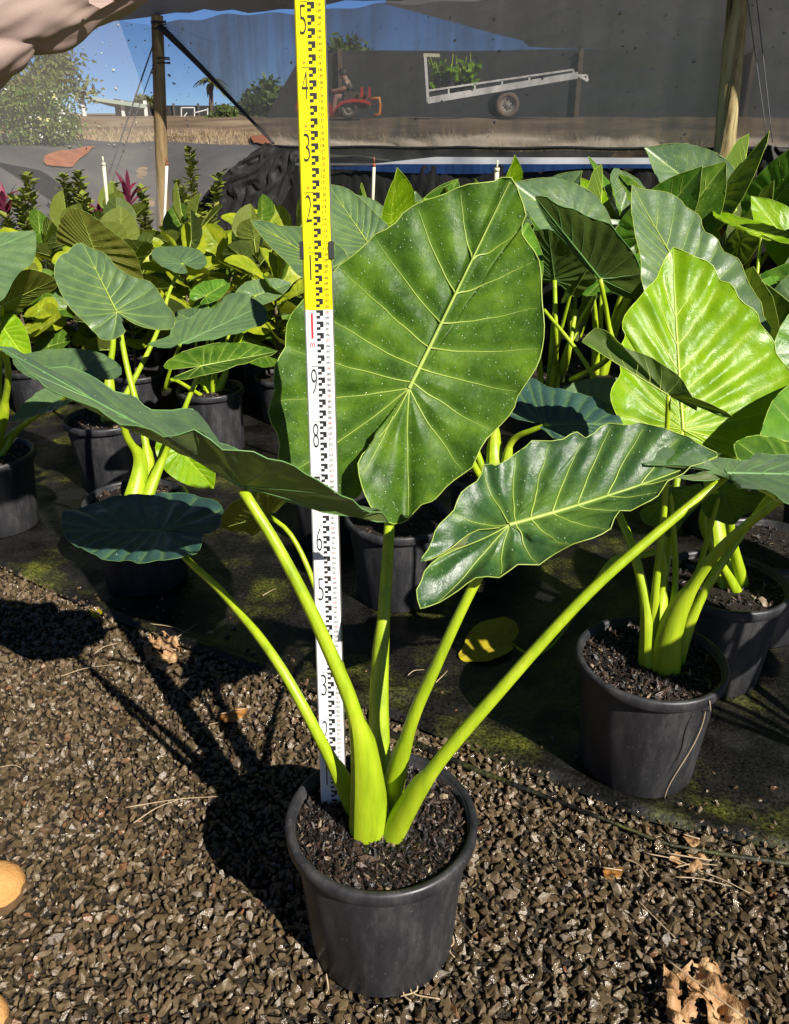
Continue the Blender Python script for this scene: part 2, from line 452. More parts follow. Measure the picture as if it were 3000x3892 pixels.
def shirt_mat():
    m, n, l, b = nt('dusty_pink_shirt')
    tc = n.new('ShaderNodeTexCoord')
    mp = n.new('ShaderNodeMapping')
    mp.inputs['Scale'].default_value = (1, 1, 1)
    l.new(tc.outputs['UV'], mp.inputs[0])
    br = n.new('ShaderNodeTexBrick')
    br.offset = 0
    br.inputs['Color1'].default_value = (0.40, 0.295, 0.255, 1)
    br.inputs['Color2'].default_value = (0.375, 0.275, 0.24, 1)
    br.inputs['Mortar'].default_value = (0.32, 0.225, 0.185, 1)
    br.inputs['Scale'].default_value = 1.0
    br.inputs['Mortar Size'].default_value = 0.09
    br.inputs['Brick Width'].default_value = 1.0
    br.inputs['Row Height'].default_value = 1.0
    l.new(mp.outputs[0], br.inputs['Vector'])
    l.new(br.outputs['Color'], b.inputs['Base Color'])
    b.inputs['Roughness'].default_value = 0.8
    b.inputs['Specular IOR Level'].default_value = 0.2
    bp = n.new('ShaderNodeBump')
    bp.inputs['Strength'].default_value = 0.15
    bp.inputs['Distance'].default_value = 0.001
    l.new(br.outputs['Fac'], bp.inputs['Height'])
    bp.invert = True
    l.new(bp.outputs[0], b.inputs['Normal'])
    return m
M['shirt'] = shirt_mat()

# ---------------------------------------------------------------- object helpers
ORG = {}
def empty(name, loc, label=None, cat=None, group=None, kind=None):
    o = bpy.data.objects.new(name, None)
    o.empty_display_size = 0.05
    o.location = loc
    COL.objects.link(o)
    ORG[o.name] = np.array(loc, float)
    tag(o, label, cat, group, kind)
    return o
def tag(o, label=None, cat=None, group=None, kind=None):
    if label: o['label'] = label
    if cat: o['category'] = cat
    if group: o['group'] = group
    if kind: o['kind'] = kind
    return o
def mesh_from(name, V, F, smooth=True, attrs=None, uv=None):
    me = bpy.data.meshes.new(name)
    V = np.asarray(V, np.float32)
    if isinstance(F, np.ndarray):
        k = F.shape[1]
        me.vertices.add(len(V))
        me.vertices.foreach_set('co', V.ravel())
        me.loops.add(F.size)
        me.loops.foreach_set('vertex_index', F.ravel().astype(np.int32))
        me.polygons.add(len(F))
        me.polygons.foreach_set('loop_start', np.arange(0, F.size, k, dtype=np.int32))
        me.update(calc_edges=True)
        me.validate()
    else:
        me.from_pydata([tuple(map(float, v)) for v in V], [], F)
        me.update()
    me.polygons.foreach_set('use_smooth', np.full(len(me.polygons), bool(smooth)))
    if attrs:
        for k, a in attrs.items():
            at = me.attributes.new(k, 'FLOAT', 'POINT')
            at.data.foreach_set('value', np.asarray(a, np.float32))
    if uv is not None:
        ul = me.uv_layers.new(name='UVMap')
        li = np.empty(len(me.loops), np.int32)
        me.loops.foreach_get('vertex_index', li)
        ul.data.foreach_set('uv', np.asarray(uv, np.float32)[li].ravel())
    return me
def add(name, V, F, mat, parent=None, smooth=True, attrs=None, uv=None, loc=None):
    """one mesh object; V in world coordinates"""
    V = np.asarray(V, float)
    if parent is not None:
        o0 = ORG[parent.name]
    else:
        o0 = np.asarray(loc if loc is not None else V.mean(0) * np.array([1, 1, 0]) + np.array([0, 0, V[:, 2].min()]))
    me = mesh_from(name, V - o0, F, smooth, attrs, uv)
    if mat is not None:
        me.materials.append(mat)
    o = bpy.data.objects.new(name, me)
    COL.objects.link(o)
    if parent is not None:
        o.parent = parent
    else:
        o.location = o0
    ORG[o.name] = o0
    return o
def copy_tree(o, parent=None):
    c = o.copy()
    COL.objects.link(c)
    c.parent = parent
    for ch in list(o.children):
        copy_tree(ch, c)
    return c

class MB:
    def __init__(s):
        s.V = []
        s.F = []
        s.n = 0
    def put(s, V, F):
        s.V.extend(np.asarray(V, float).tolist())
        s.F.extend([tuple(i + s.n for i in f) for f in F])
        s.n += len(V)
    def box(s, c, size, ax=None):
        ax = np.eye(3) if ax is None else np.asarray(ax)
        h = np.asarray(size) / 2
        V = [np.asarray(c) + ax.T @ (np.array([i, j, k]) * h) for i in (-1, 1) for j in (-1, 1) for k in (-1, 1)]
        s.put(V, [(0, 1, 3, 2), (4, 6, 7, 5), (0, 4, 5, 1), (2, 3, 7, 6), (0, 2, 6, 4), (1, 5, 7, 3)])
    def bar(s, a, b, w, h=None, upv=(0, 0, 1)):
        a, b = np.asarray(a, float), np.asarray(b, float)
        d = unit(b - a)
        x = np.cross(d, upv)
        if np.linalg.norm(x) < 1e-3:
            x = np.cross(d, (0, 1, 0))
        x = unit(x)
        z = np.cross(x, d)
        s.box((a + b) / 2, (w, np.linalg.norm(b - a), h or w), [x, d, z])
    def tube(s, pts, rad, seg=8, cap=True, up0=None, squash=1.0, rib=0.0, nrib=9):
        pts = np.asarray(pts, float)
        n = len(pts)
        rad = np.full(n, rad) if np.isscalar(rad) else np.asarray(rad)
        tan = np.gradient(pts, axis=0)
        tan /= np.linalg.norm(tan, axis=1)[:, None] + 1e-12
        u = np.array(up0 if up0 is not None else (0.0, 0, 1.0))
        if abs(np.dot(u, tan[0])) > 0.95:
            u = np.array((0.0, 1.0, 0))
        V = []
        ang = np.linspace(0, 2 * math.pi, seg, endpoint=False)
        for i in range(n):
            u = u - tan[i] * np.dot(u, tan[i])
            u = unit(u)
            v = np.cross(tan[i], u)
            rb_ = (1 + rib * np.cos(nrib * ang + 0.4 * math.sin(i * 0.2)))[:, None]
            V.append(pts[i] + rad[i] * rb_ * (np.cos(ang)[:, None] * u * squash + np.sin(ang)[:, None] * v))
        V = np.concatenate(V)
        F = []
        for i in range(n - 1):
            for j in range(seg):
                a = i * seg + j
                b = i * seg + (j + 1) % seg
                F.append((a, b, b + seg, a + seg))
        if cap:
            F.append(tuple(range(seg - 1, -1, -1)))
            F.append(tuple((n - 1) * seg + j for j in range(seg)))
        s.put(V, F)
    def lathe(s, prof, c=(0, 0, 0), seg=32, ax=None, close=False):
        """prof: (radius, height) pairs about z (or about the given axes' third row)"""
        ax = np.eye(3) if ax is None else np.asarray(ax)
        ang = np.linspace(0, 2 * math.pi, seg, endpoint=False)
        V = []
        for r, h in prof:
            P = np.stack([r * np.cos(ang), r * np.sin(ang), np.full(seg, h)], 1)
            V.append(P @ ax + np.asarray(c))
        V = np.concatenate(V)
        F = []
        n = len(prof)
        for i in range(n - 1 + (1 if close else 0)):
            i2 = (i + 1) % n
            for j in range(seg):
                j2 = (j + 1) % seg
                F.append((i * seg + j, i * seg + j2, i2 * seg + j2, i2 * seg + j))
        s.put(V, F)
    def grid(s, P):
        P = np.asarray(P, float)
        a, b = P.shape[:2]
        F = [(i * b + j, i * b + j + 1, (i + 1) * b + j + 1, (i + 1) * b + j) for i in range(a - 1) for j in range(b - 1)]
        s.put(P.reshape(-1, 3), F)
    def build(s, name, mat, parent=None, smooth=True, **k):
        return add(name, s.V, s.F, mat, parent, smooth, **k)

def spline(ctrl, n):
    """Catmull-Rom through control points, resampled to n even steps"""
    P = np.asarray(ctrl, float)
    P = np.concatenate([[2 * P[0] - P[1]], P, [2 * P[-1] - P[-2]]])
    out = []
    for i in range(1, len(P) - 2):
        t = np.linspace(0, 1, 16, endpoint=False)[:, None]
        p0, p1, p2, p3 = P[i - 1], P[i], P[i + 1], P[i + 2]
        out.append(0.5 * ((2 * p1) + (-p0 + p2) * t + (2 * p0 - 5 * p1 + 4 * p2 - p3) * t ** 2 + (-p0 + 3 * p1 - 3 * p2 + p3) * t ** 3))
    out = np.concatenate(out + [P[-2][None]])
    L = np.concatenate([[0], np.cumsum(np.linalg.norm(np.diff(out, axis=0), axis=1))])
    q = np.linspace(0, L[-1], n)
    return np.stack([np.interp(q, L, out[:, k]) for k in range(3)], 1)

# ---------------------------------------------------------------- leaves
VEINS = [(0.62, 0.085), (0.46, 0.155), (0.32, 0.235), (0.20, 0.31), (0.10, 0.39), (0.03, 0.47), (0.0, 0.56), (0.0, 0.69), (0.0, 0.83)]
def leaf_data(J, outline, tip, up=(0, -0.2, 1), N=150, RN=16, quilt=0.006, wave=0.006, cup=0.0, veins=VEINS, vr=1.0, seed=0, rimr=0.0011, wk=9.0, crinkle=0.6):
    J = np.asarray(J, float)
    O = np.asarray(outline, float)
    hN = N // 2
    left = spline(O[:tip + 1], hN + 1)
    right = spline(O[tip:], hN + 1)
    ring = np.concatenate([left, right[1:]])
    nn = np.zeros(3)
    for i in range(len(ring) - 1):
        nn += np.cross(ring[i] - J, ring[i + 1] - J)
    n = unit(nn)
    flip = np.dot(n, up) < 0
    if flip:
        n = -n
    size = np.linalg.norm(O[tip] - J)
    rs = np.linspace(0, 1, RN + 1)[1:] ** 0.9
    C = len(ring)
    arc = np.concatenate([[0], np.cumsum(np.linalg.norm(np.diff(ring, axis=0), axis=1))])
    fr = arc / arc[-1]
    wv = np.array([noise.noise(Vector((f * wk, seed * 3.7, 0.3))) + 0.6 * noise.noise(Vector((f * wk * 2.6, seed * 1.7, 5.3))) for f in fr])
    edge = np.minimum(fr, 1 - fr) / 0.08
    wv *= np.clip(edge, 0, 1) * np.clip(np.abs(fr - fr[hN]) / 0.04, 0, 1)
    V = [J[None]]
    for r in rs:
        P = J + (ring - J) * r + n * (cup * size * (r * r - r)) + n[None] * (wv * wave * r ** 3)[:, None]
        V.append(P)
    V = np.concatenate(V)
    F = []
    for j in range(C - 1):
        F.append((0, 1 + j, 2 + j))
    for i in range(RN - 1):
        a = 1 + i * C
        b = a + C
        for j in range(C - 1):
            F.append((a + j, b + j, b + j + 1, a + j + 1))
    # orientation: faces point to 'n'
    f0 = F[-(C // 2)]
    fn = np.cross(V[f0[1]] - V[f0[0]], V[f0[2]] - V[f0[0]])
    if np.dot(fn, n) < 0:
        F = [tuple(reversed(f)) for f in F]
    bvh = BVHTree.FromPolygons([Vector(v) for v in V], F)
    def col(jc, r):
        k = np.interp(r, np.concatenate([[0], rs]), np.arange(RN + 1))
        i0 = int(k)
        i1 = min(i0 + 1, RN)
        g = lambda i: J if i == 0 else V[1 + (i - 1) * C + jc]
        return g(i0) * (1 - (k - i0)) + g(i1) * (k - i0)
    lines = []
    mid = np.array([col(hN, r) for r in np.linspace(0, 0.985, 22)])
    lines.append((mid, 0.0044, 0.0007))
    for side in (-1, 1):
        for (a, f) in veins:
            jc = int(round(hN + side * f * hN))
            s0 = col(hN, a)
            e0 = col(jc, 0.965)
            # veins sweep a little towards the tip
            m1 = s0 * 0.5 + e0 * 0.5 + (O[tip] - J) * -0.02
            q = np.linspace(0, 1, 15)[:, None]
            pts = (1 - q) ** 2 * s0 + 2 * q * (1 - q) * m1 + q ** 2 * e0
            wb = np.array([0.012 * size * noise.noise(Vector((k_ * 0.42, side * 5.1 + f * 31, seed))) * min(1, k_ / 4) for k_ in range(15)])
            pts = pts + wb[:, None] * unit(O[tip] - J)
            pp = []
            for p in pts:
                h = bvh.find_nearest(Vector(p))
                pp.append(np.array(h[0]) if h[0] is not None else p)
            lines.append((np.array(pp), 0.0017, 0.0003))
    S = np.concatenate([np.concatenate([l[0][:-1] * (1 - t) + l[0][1:] * t for t in (0, 0.34, 0.67)]) for l in lines])
    d = np.full(len(V), 9.0)
    for k in range(0, len(S), 64):
        dd = np.linalg.norm(V[:, None] - S[None, k:k + 64], axis=2).min(1)
        d = np.minimum(d, dd)
    wq = 0.045 * size
    h = quilt * (1 - np.exp(-(d / wq) ** 2))
    nzq = np.array([noise.noise(Vector(v) * (5.0 / max(size, 0.05)) + Vector((seed, 0, 0))) + 0.7 * noise.noise(Vector(v) * (13.0 / max(size, 0.05)) + Vector((seed, 3, 0))) for v in V])
    h += quilt * crinkle * nzq * (0.25 + 0.75 * (1 - np.exp(-(d / wq) ** 2)))
    h[0] = 0
    # local normals of the base surface
    me = bpy.data.meshes.new('tmp')
    me.from_pydata([tuple(v) for v in V], [], F)
    nv = np.empty(len(V) * 3, np.float32)
    me.vertex_normals.foreach_get('vector', nv)
    nv = nv.reshape(-1, 3)
    bpy.data.meshes.remove(me)
    V2 = V + nv * h[:, None]
    vd = np.exp(-(d / (0.013 * size + 0.001)) ** 2)
    bvh2 = BVHTree.FromPolygons([Vector(v) for v in V2], F)
    mb = MB()
    for pts, r0, r1 in lines:
        sn = []
        for p in pts:
            hh = bvh2.find_nearest(Vector(p))
            sn.append(np.array(hh[0]) if hh[0] is not None else p)
        pts = np.array(sn)
        if len(pts) > 4:
            pts[1:-1] = 0.25 * pts[:-2] + 0.5 * pts[1:-1] + 0.25 * pts[2:]
        mb.tube(pts, np.linspace(r0, r1, len(pts)) * vr * size / 0.4, 5, False)
    if rimr:
        last = V2[1 + (RN - 1) * C:1 + RN * C]
        mb.tube(last[::2], rimr * max(size / 0.4, 0.5), 4, False)
    return dict(V=V2, F=F, vd=vd, veins=mb, n=n, size=size, nv=nv)

def drops_mesh(D, count, rad, rng):
    V, F, nv = D['V'], D['F'], D['nv']
    mb = MB()
    quads = [f for f in D['F'] if len(f) == 4]
    idx = rng.integers(0, len(quads), count)
    areas = np.array([np.linalg.norm(np.cross(V[f[1]] - V[f[0]], V[f[3]] - V[f[0]])) for f in quads])
    idx = rng.choice(len(quads), count, p=areas / areas.sum())
    for i in idx:
        f = quads[i]
        a, b = rng.random(2)
        p = (V[f[0]] * (1 - a) + V[f[1]] * a) * (1 - b) + (V[f[3]] * (1 - a) + V[f[2]] * a) * b
        n = unit(nv[f[0]])
        u = unit(np.cross(n, (0.3, 0.2, 0.9)))
        v = np.cross(n, u)
        r = rad * (0.45 + 1.1 * rng.random() ** 2.2)
        ring = [p + r * (math.cos(t) * u + math.sin(t) * v) for t in np.linspace(0, 2 * math.pi, 6, endpoint=False)]
        mid = [p + 0.72 * r * (math.cos(t) * u + math.sin(t) * v) + n * r * 0.5 for t in np.linspace(0, 2 * math.pi, 6, endpoint=False)]
        mb.put(ring + mid + [p + n * r * 0.72],
               [(k, (k + 1) % 6, 6 + (k + 1) % 6, 6 + k) for k in range(6)] + [(6 + k, 6 + (k + 1) % 6, 12) for k in range(6)])
    return mb

def put_leaf(parent, D, mat, vmat, label=None, drops=0, drad=0.0011, rng=RNG):
    o = add('leaf', D['V'], D['F'], mat, parent, attrs={'vd': D['vd']})
    if label:
        o['label'] = label
    D['veins'].build('veins', vmat, o)
    if drops:
        w_ = drops_mesh(D, drops, drad, rng).build('water_droplets', M['drop'], o)
        w_['kind'] = 'stuff'
    return o

def px_leaf(parent, J, n, pts, tip, mat='leaf', vmat='vein', label=None, drops=0, **k):
    """leaf blade lying about the plane through J with normal n; each outline point may be pushed nearer or farther (third value)"""
    Jp = at_y(J[0], J[1], J[2])
    n = unit(n)
    O = []
    for p in pts:
        q = at_plane(p[0], p[1], Jp, n)
        if len(p) > 2:
            q = q + unit(q - _c) * p[2]
        O.append(q)
    D = leaf_data(Jp, O, tip, **k)
    return put_leaf(parent, D, M[mat], M[vmat], label, drops), Jp, D
def y_leaf(parent, J, pts, tip, mat='leaf', vmat='vein', label=None, drops=0, **k):
    """leaf blade whose outline points each carry their own distance"""
    Jp = at_y(*J)
    O = [at_y(*p) for p in pts]
    D = leaf_data(Jp, O, tip, **k)
    return put_leaf(parent, D, M[mat], M[vmat], label, drops), Jp, D

def rp_now():
    return globals().get('rp')
def petiole(parent, pts, r0, r1, sheath=0.0, side=1, mat='petiole', seg=12, base_fat=1.0):
    P = spline(pts, 30)
    s = np.linspace(0, 1, 30)
    rad = 0.80 * (r1 + (r0 - r1) * (1 - s) ** 1.3)
    if base_fat > 1:
        rad *= 1 + (base_fat - 1) * np.clip(1 - s / max(sheath, 0.25), 0, 1) ** 0.6
    mb = MB()
    mb.tube(P, rad, max(seg, 24) if parent is front or parent is rp_now() else seg, True, rib=0.028 if seg > 8 else 0.0)
    o = mb.build('petiole', M[mat], parent)
    if sheath > 0:
        k = max(4, int(30 * sheath))
        tan = np.gradient(P, axis=0)
        tan /= np.linalg.norm(tan, axis=1)[:, None]
        view = unit(np.array([0.0, -1.0, 0.6]))
        G = []
        for i in range(k + 1):
            sd = unit(np.cross(tan[i], view)) * side
            fr_ = unit(np.cross(sd, tan[i]))
            if np.dot(fr_, view) < 0:
                fr_ = -fr_
            t = i / k
            fl = min(1.0, (1 - t) * 7) * (0.6 + 0.4 * (1 - t))
            row = []
            for q_ in np.linspace(0, 1, 9):
                ph = R(125 - 150 * q_)
                kk = 1.03 + fl * (0.10 + 0.62 * q_ ** 2.2)
                row.append(P[i] + rad[i] * kk * (math.cos(ph) * sd + math.sin(ph) * fr_))
            G.append(row)
        G = np.array(G)
        sm = MB()
        sm.grid(G)
        ctr = np.array([P[i] for i in range(k + 1)])[:, None]
        sm.grid((G + (ctr - G) * 0.06)[::-1])
        sm.build('sheath', M[mat], o)
    return o

# ---------------------------------------------------------------- pots
STONES = []
def stone_protos():
    rng = np.random.default_rng(3)
    for k in range(12):
        bm = bmesh.new()
        sc = np.array([1.0, rng.uniform(0.62, 0.95), rng.uniform(0.5, 0.8)])
        for i in range(13):
            v = unit(rng.normal(size=3)) * rng.uniform(0.86, 1.12) * sc
            bm.verts.new(v)
        bmesh.ops.convex_hull(bm, input=bm.verts)
        for v in [v for v in bm.verts if not v.link_faces]:
            bm.verts.remove(v)
        bmesh.ops.triangulate(bm, faces=bm.faces)
        bm.verts.index_update()
        V = np.array([v.co for v in bm.verts])
        F = np.array([[v.index for v in f.verts] for f in bm.faces])
        bm.free()
        STONES.append((V, F))
stone_protos()
def rand_rot(rng, n, flat=1.0):
    q = rng.normal(size=(n, 4))
    q[:, 0] += 0
    q /= np.linalg.norm(q, axis=1)[:, None]
    w_, x, y, z = q.T
    return np.stack([np.stack([1 - 2 * (y * y + z * z), 2 * (x * y - z * w_), 2 * (x * z + y * w_)], 1),
                     np.stack([2 * (x * y + z * w_), 1 - 2 * (x * x + z * z), 2 * (y * z - x * w_)], 1),
                     np.stack([2 * (x * z - y * w_), 2 * (y * z + x * w_), 1 - 2 * (x * x + y * y)], 1)], 1)
def scatter(P, size, rng, aspect=None):
    """many stones joined in one mesh: vertices, triangles, one random value per stone"""
    n = len(P)
    kind = rng.integers(0, len(STONES), n)
    Rm = rand_rot(rng, n)
    val = rng.random(n)
    Vs, Fs, As = [], [], []
    off = 0
    for k, (V, F) in enumerate(STONES):
        ii = np.where(kind == k)[0]
        if not len(ii):
            continue
        v = V[None] * (aspect if aspect is not None else 1.0)
        v = v * size[ii][:, None, None]
        v = np.einsum('nij,nkj->nki', Rm[ii], v) + P[ii][:, None]
        Vs.append(v.reshape(-1, 3))
        Fs.append((F[None] + (np.arange(len(ii)) * len(V))[:, None, None]).reshape(-1, 3) + off)
        As.append(np.repeat(val[ii], len(V)))
        off += len(ii) * len(V)
    return np.concatenate(Vs), np.concatenate(Fs), np.concatenate(As)

def pot(parent, c, r=0.183, rb=0.142, h=0.33, chips=0, soil_z=None, seg=64, chip_r=0.006):
    c = np.asarray(c, float)
    rl = 0.030
    body = MB()
    body.lathe([(rb - 0.012, 0.004), (rb, 0.0), (rb + 0.004, 0.008), (rb + (r - 0.013 - rb) * 0.5, h * 0.5), (r - 0.013, h - rl), (r - 0.013, h - 0.008),
                (r - 0.017, h - 0.006), (r - 0.020, h - 0.05), (r - 0.03, h * 0.4)], c, seg)
    o = body.build('pot', M['pot'], parent)
    rim = MB()
    rim.lathe([(r - 0.0125, h - rl + 0.001), (r - 0.004, h - rl - 0.001), (r + 0.0005, h - rl + 0.004), (r + 0.001, h - 0.006), (r - 0.002, h - 0.001), (r - 0.007, h + 0.0005),
               (r - 0.013, h - 0.002), (r - 0.016, h - 0.010)], c, seg)
    rim.build('rim', M['pot'], o)
    sz = soil_z if soil_z is not None else h - 0.022
    bed = MB()
    rr = np.linspace(0.0, r - 0.017, 9)
    bed.lathe([(max(x, 0.001), sz + 0.006 * (1 - (x / r) ** 2)) for x in rr], c, 40)
    s = bed.build('soil', M['soil_bed'], parent)
    if chips:
        rng = np.random.default_rng(chips)
        rad = (r - 0.024) * np.sqrt(rng.random(chips))
        a = rng.random(chips) * 6.283
        P = np.stack([c[0] + rad * np.cos(a), c[1] + rad * np.sin(a), c[2] + sz + 0.006 * (1 - (rad / r) ** 2) + rng.uniform(-0.002, 0.005, chips)], 1)
        size = chip_r * rng.lognormal(-0.25, 0.45, chips)
        V, F, A = scatter(P, size, rng, np.array([1.35, 0.75, 0.5]))
        k = add('bark_chips', V, F, M['soil'], s, smooth=False, attrs={'rnd': A})
        k['kind'] = 'stuff'
    return o

exec_marks = []
# ================================================================ THE SETTING
LP = np.array([-2.06, 8.0, 0.0])
RP = np.array([2.03, 5.6, 0.0])
WD = unit(RP - LP)                      # along the right hand wall
WN = np.array([-WD[1], WD[0], 0.0])     # outwards
LQ = np.array([-3.25, 5.0, 0.0])
LD = unit(LQ - LP)
LN = np.array([LD[1], -LD[0], 0.0])
if LN[0] > 0:
    LN = -LN
def beyond(x, y):
    s1 = (x - LP[0]) * WN[0] + (y - LP[1]) * WN[1]
    s2 = (x - LP[0]) * LN[0] + (y - LP[1]) * LN[1]
    return np.maximum(s1, s2)
def sstep(a, b, x):
    t = np.clip((x - a) / (b - a), 0, 1)
    return t * t * (3 - 2 * t)
def terrain(x, y):
    s = beyond(x, y)
    front = np.clip((y - 2.0) / 2.0, 0, 1)
    return (1.18 * sstep(0.3, 3.1, s) + 0.25 * sstep(3, 10, s)) * front

def axis(lo, f0, f1, hi, step):
    mid = np.arange(f0, f1 + step, step)
    l = f0 - np.geomspace(step, f0 - lo, 26)[::-1]
    r = mid[-1] + np.geomspace(step, hi - mid[-1], 26)
    return np.concatenate([l, mid, r])
gx = axis(-500, -7, 8, 500, 0.25)
gy = axis(-120, -1, 18, 900, 0.25)
X, Yg = np.meshgrid(gx, gy, indexing='ij')
Zg = terrain(X, Yg)
nzs = np.array([noise.noise(Vector((x * 0.9, y * 0.9, 0))) for x, y in zip(X.ravel(), Yg.ravel())]).reshape(X.shape)
Zg = Zg + nzs * 0.05 * np.clip(beyond(X, Yg), 0, 1) * (np.abs(X) < 30)
Zg -= 0.012 * (beyond(X, Yg) <= 0)
mb = MB()
mb.grid(np.stack([X, Yg, Zg], 2))
g = mb.build('ground', M['earth'], loc=(0, 0, 0))
tag(g, 'brown bare earth yard rising behind the nursery', 'ground', kind='structure')

# edge between the gravel and the weed mat
EDGE = np.array([at_z(x, y)[:2] for x, y in [(-260, 1100), (0, 1214), (224, 1318), (420, 1395), (650, 1475), (900, 1562), (1180, 1675), (1400, 1765), (1683, 1822), (2100, 1900)]])
def edge_y(x):
    return np.interp(x, EDGE[:, 0], EDGE[:, 1])
# gravel bed
xs = np.linspace(-2.6, 2.4, 101)
ts = np.linspace(0, 1, 40)
G = np.zeros((len(xs), len(ts), 3))
for i, x in enumerate(xs):
    y1 = edge_y(x) + 0.10
    G[i, :, 0] = x
    G[i, :, 1] = -1.2 + (y1 + 1.2) * ts
    G[i, :, 2] = -0.004
mb = MB()
mb.grid(G)
M['gravel_bed'] = simple('gravel_bed', [(0.3, (0.010, 0.008, 0.006)), (0.7, (0.04, 0.03, 0.02))], 120, 0.7, 0.4, 1.0, 160)
tag(mb.build('gravel_bed', M['gravel_bed'], loc=(0, 0, 0)), 'dark damp bed beneath the gravel', 'ground', kind='structure')

def gravel():
    rng = np.random.default_rng(11)
    step = 0.0136
    gx_ = np.arange(-2.3, 1.75, step)
    gy_ = np.arange(0.55, 3.0, step)
    A, B = np.meshgrid(gx_, gy_)
    x = A.ravel() + rng.uniform(-0.5, 0.5, A.size) * step
    y = B.ravel() + rng.uniform(-0.5, 0.5, A.size) * step
    lim = edge_y(x) - y
    wob = 0.05 * np.array([noise.noise(Vector((a * 5, b * 5, 2))) for a, b in zip(x, y)])
    hw = np.abs(x) < 0.50 * y + 0.72
    keep = (lim + wob > -0.02) & hw
    spill = (lim <= 0) & (lim > -0.28) & hw & (rng.random(len(x)) < 0.16 * np.exp(lim / 0.10)) & (x > -1.2) & (x < 1.3)
    keep |= spill
    keep &= ((x + 0.025) ** 2 + (y - 1.178) ** 2) > 0.137 ** 2
    keep &= ((x - 0.635) ** 2 + (y - 1.69) ** 2) > 0.142 ** 2
    x, y, lim = x[keep], y[keep], lim[keep]
    n = len(x)
    size = np.clip(0.0102 * rng.lognormal(0, 0.32, n), 0.004, 0.0185)
    size *= np.where(lim < 0.0, 0.75, 1.0)
    z = rng.uniform(-0.002, 0.0085, n) + np.where(lim < 0.0, 0.008, 0)
    P = np.stack([x, y, z], 1)
    V, F, a = scatter(P, size, rng, np.array([1.12, 1.0, 0.9]))
    o = add('gravel', V, F, M['gravel'], smooth=False, attrs={'rnd': a}, loc=(0, 0, 0))
    tag(o, 'wet brown crushed stone gravel in the foreground', 'gravel', kind='stuff')
gravel()

# weed mat inside the shade house
xs = np.linspace(-4.4, 4.6, 220)
ts = np.linspace(0, 1, 130) ** 1.6
G = np.zeros((len(xs), len(ts), 3))
for i, x in enumerate(xs):
    y0 = edge_y(x)
    wall = LP[1] - (x - LP[0]) * WN[0] / WN[1] if x > LP[0] else LP[1] - (x - LP[0]) * LN[0] / LN[1]
    y1 = max(wall + 0.1, y0 + 0.5)
    yy = y0 + (y1 - y0) * ts
    G[i, :, 0] = x
    G[i, :, 1] = yy
    d = yy - y0
    for j, yv in enumerate(yy):
        f = noise.noise(Vector((x * 4, yv * 4, 0))) * 0.006 + noise.noise(Vector((x * 13, yv * 13, 4))) * 0.004
        e = d[j]
        ridge = 0.022 * math.exp(-((e - 0.035) / 0.028) ** 2) * (0.75 + 0.5 * noise.noise(Vector((x * 3, 0, 9))))
        crump = 0.055 * max(0, noise.noise(Vector((x * 6, yv * 9, 7)))) * math.exp(-((e - 0.16) / 0.09) ** 2) * sstep(-0.3, 0.0, x) * (1 - sstep(0.45, 0.7, x))
        G[i, j, 2] = 0.006 + 0.004 * min(1, e / 0.1) + max(-0.004, f) + ridge + crump
mb = MB()
mb.grid(G)
tag(mb.build('weed_mat', M['weedmat'], loc=(0, 0, 0)), 'black woven weed mat with mossy patches', 'ground', kind='structure')
# loose folded strip of the mat's hem lying on the gravel
hem = []
for t in np.linspace(0, 1, 60):
    x = -0.25 + 1.55 * t
    hem.append((x, edge_y(x) - 0.055 - 0.02 * math.sin(5 * t), 0.014 + 0.004 * math.sin(17 * t)))
mb = MB()
mb.tube(hem, np.array([0.007 + 0.003 * math.sin(9 * t) for t in np.linspace(0, 1, 60)]), 8)
tag(mb.build('mat_hem', M['weedmat']), 'rolled grey green hem of the weed mat lying on gravel', 'weed mat', kind='structure')

# weed mat on the bank outside
def sheet_on_bank(name, s0, s1, u0, u1, mat, lift, line=None, nu=70, ns=30, wob=0.0, label=None):
    G = np.zeros((nu, ns, 3))
    for i, u in enumerate(np.linspace(u0, u1, nu)):
        for j, s in enumerate(np.linspace(s0, s1, ns)):
            w1 = wob * noise.noise(Vector((u * 2, j * 0.3, s0)))
            D_, N_ = (LD, LN) if line == 'L' else (WD, WN)
            P = LP + D_ * u + N_ * (s + w1 * (j in (0, ns - 1)))
            z = terrain(P[0], P[1]) + lift + 0.05 * noise.noise(Vector((P[0] * 0.9, P[1] * 0.9, 0))) + 0.02 * noise.noise(Vector((P[0] * 3, P[1] * 3, 3)))
            G[i, j] = (P[0], P[1], z)
    m_ = MB()
    m_.grid(G)
    return tag(m_.build(name, mat, loc=(0, 0, 0)), label or 'black weed mat pegged over the bank outside', 'ground', kind='structure')
sheet_on_bank('bank_weed_mat', 0.15, 2.95, -6.5, 3.2, M['bank_mat'], 0.035, wob=0.12)
sheet_on_bank('bank_weed_mat', 0.15, 2.95, -0.5, 6.0, M['bank_mat'], 0.05, line='L', wob=0.12, label='black weed mat over the bank left of the corner')
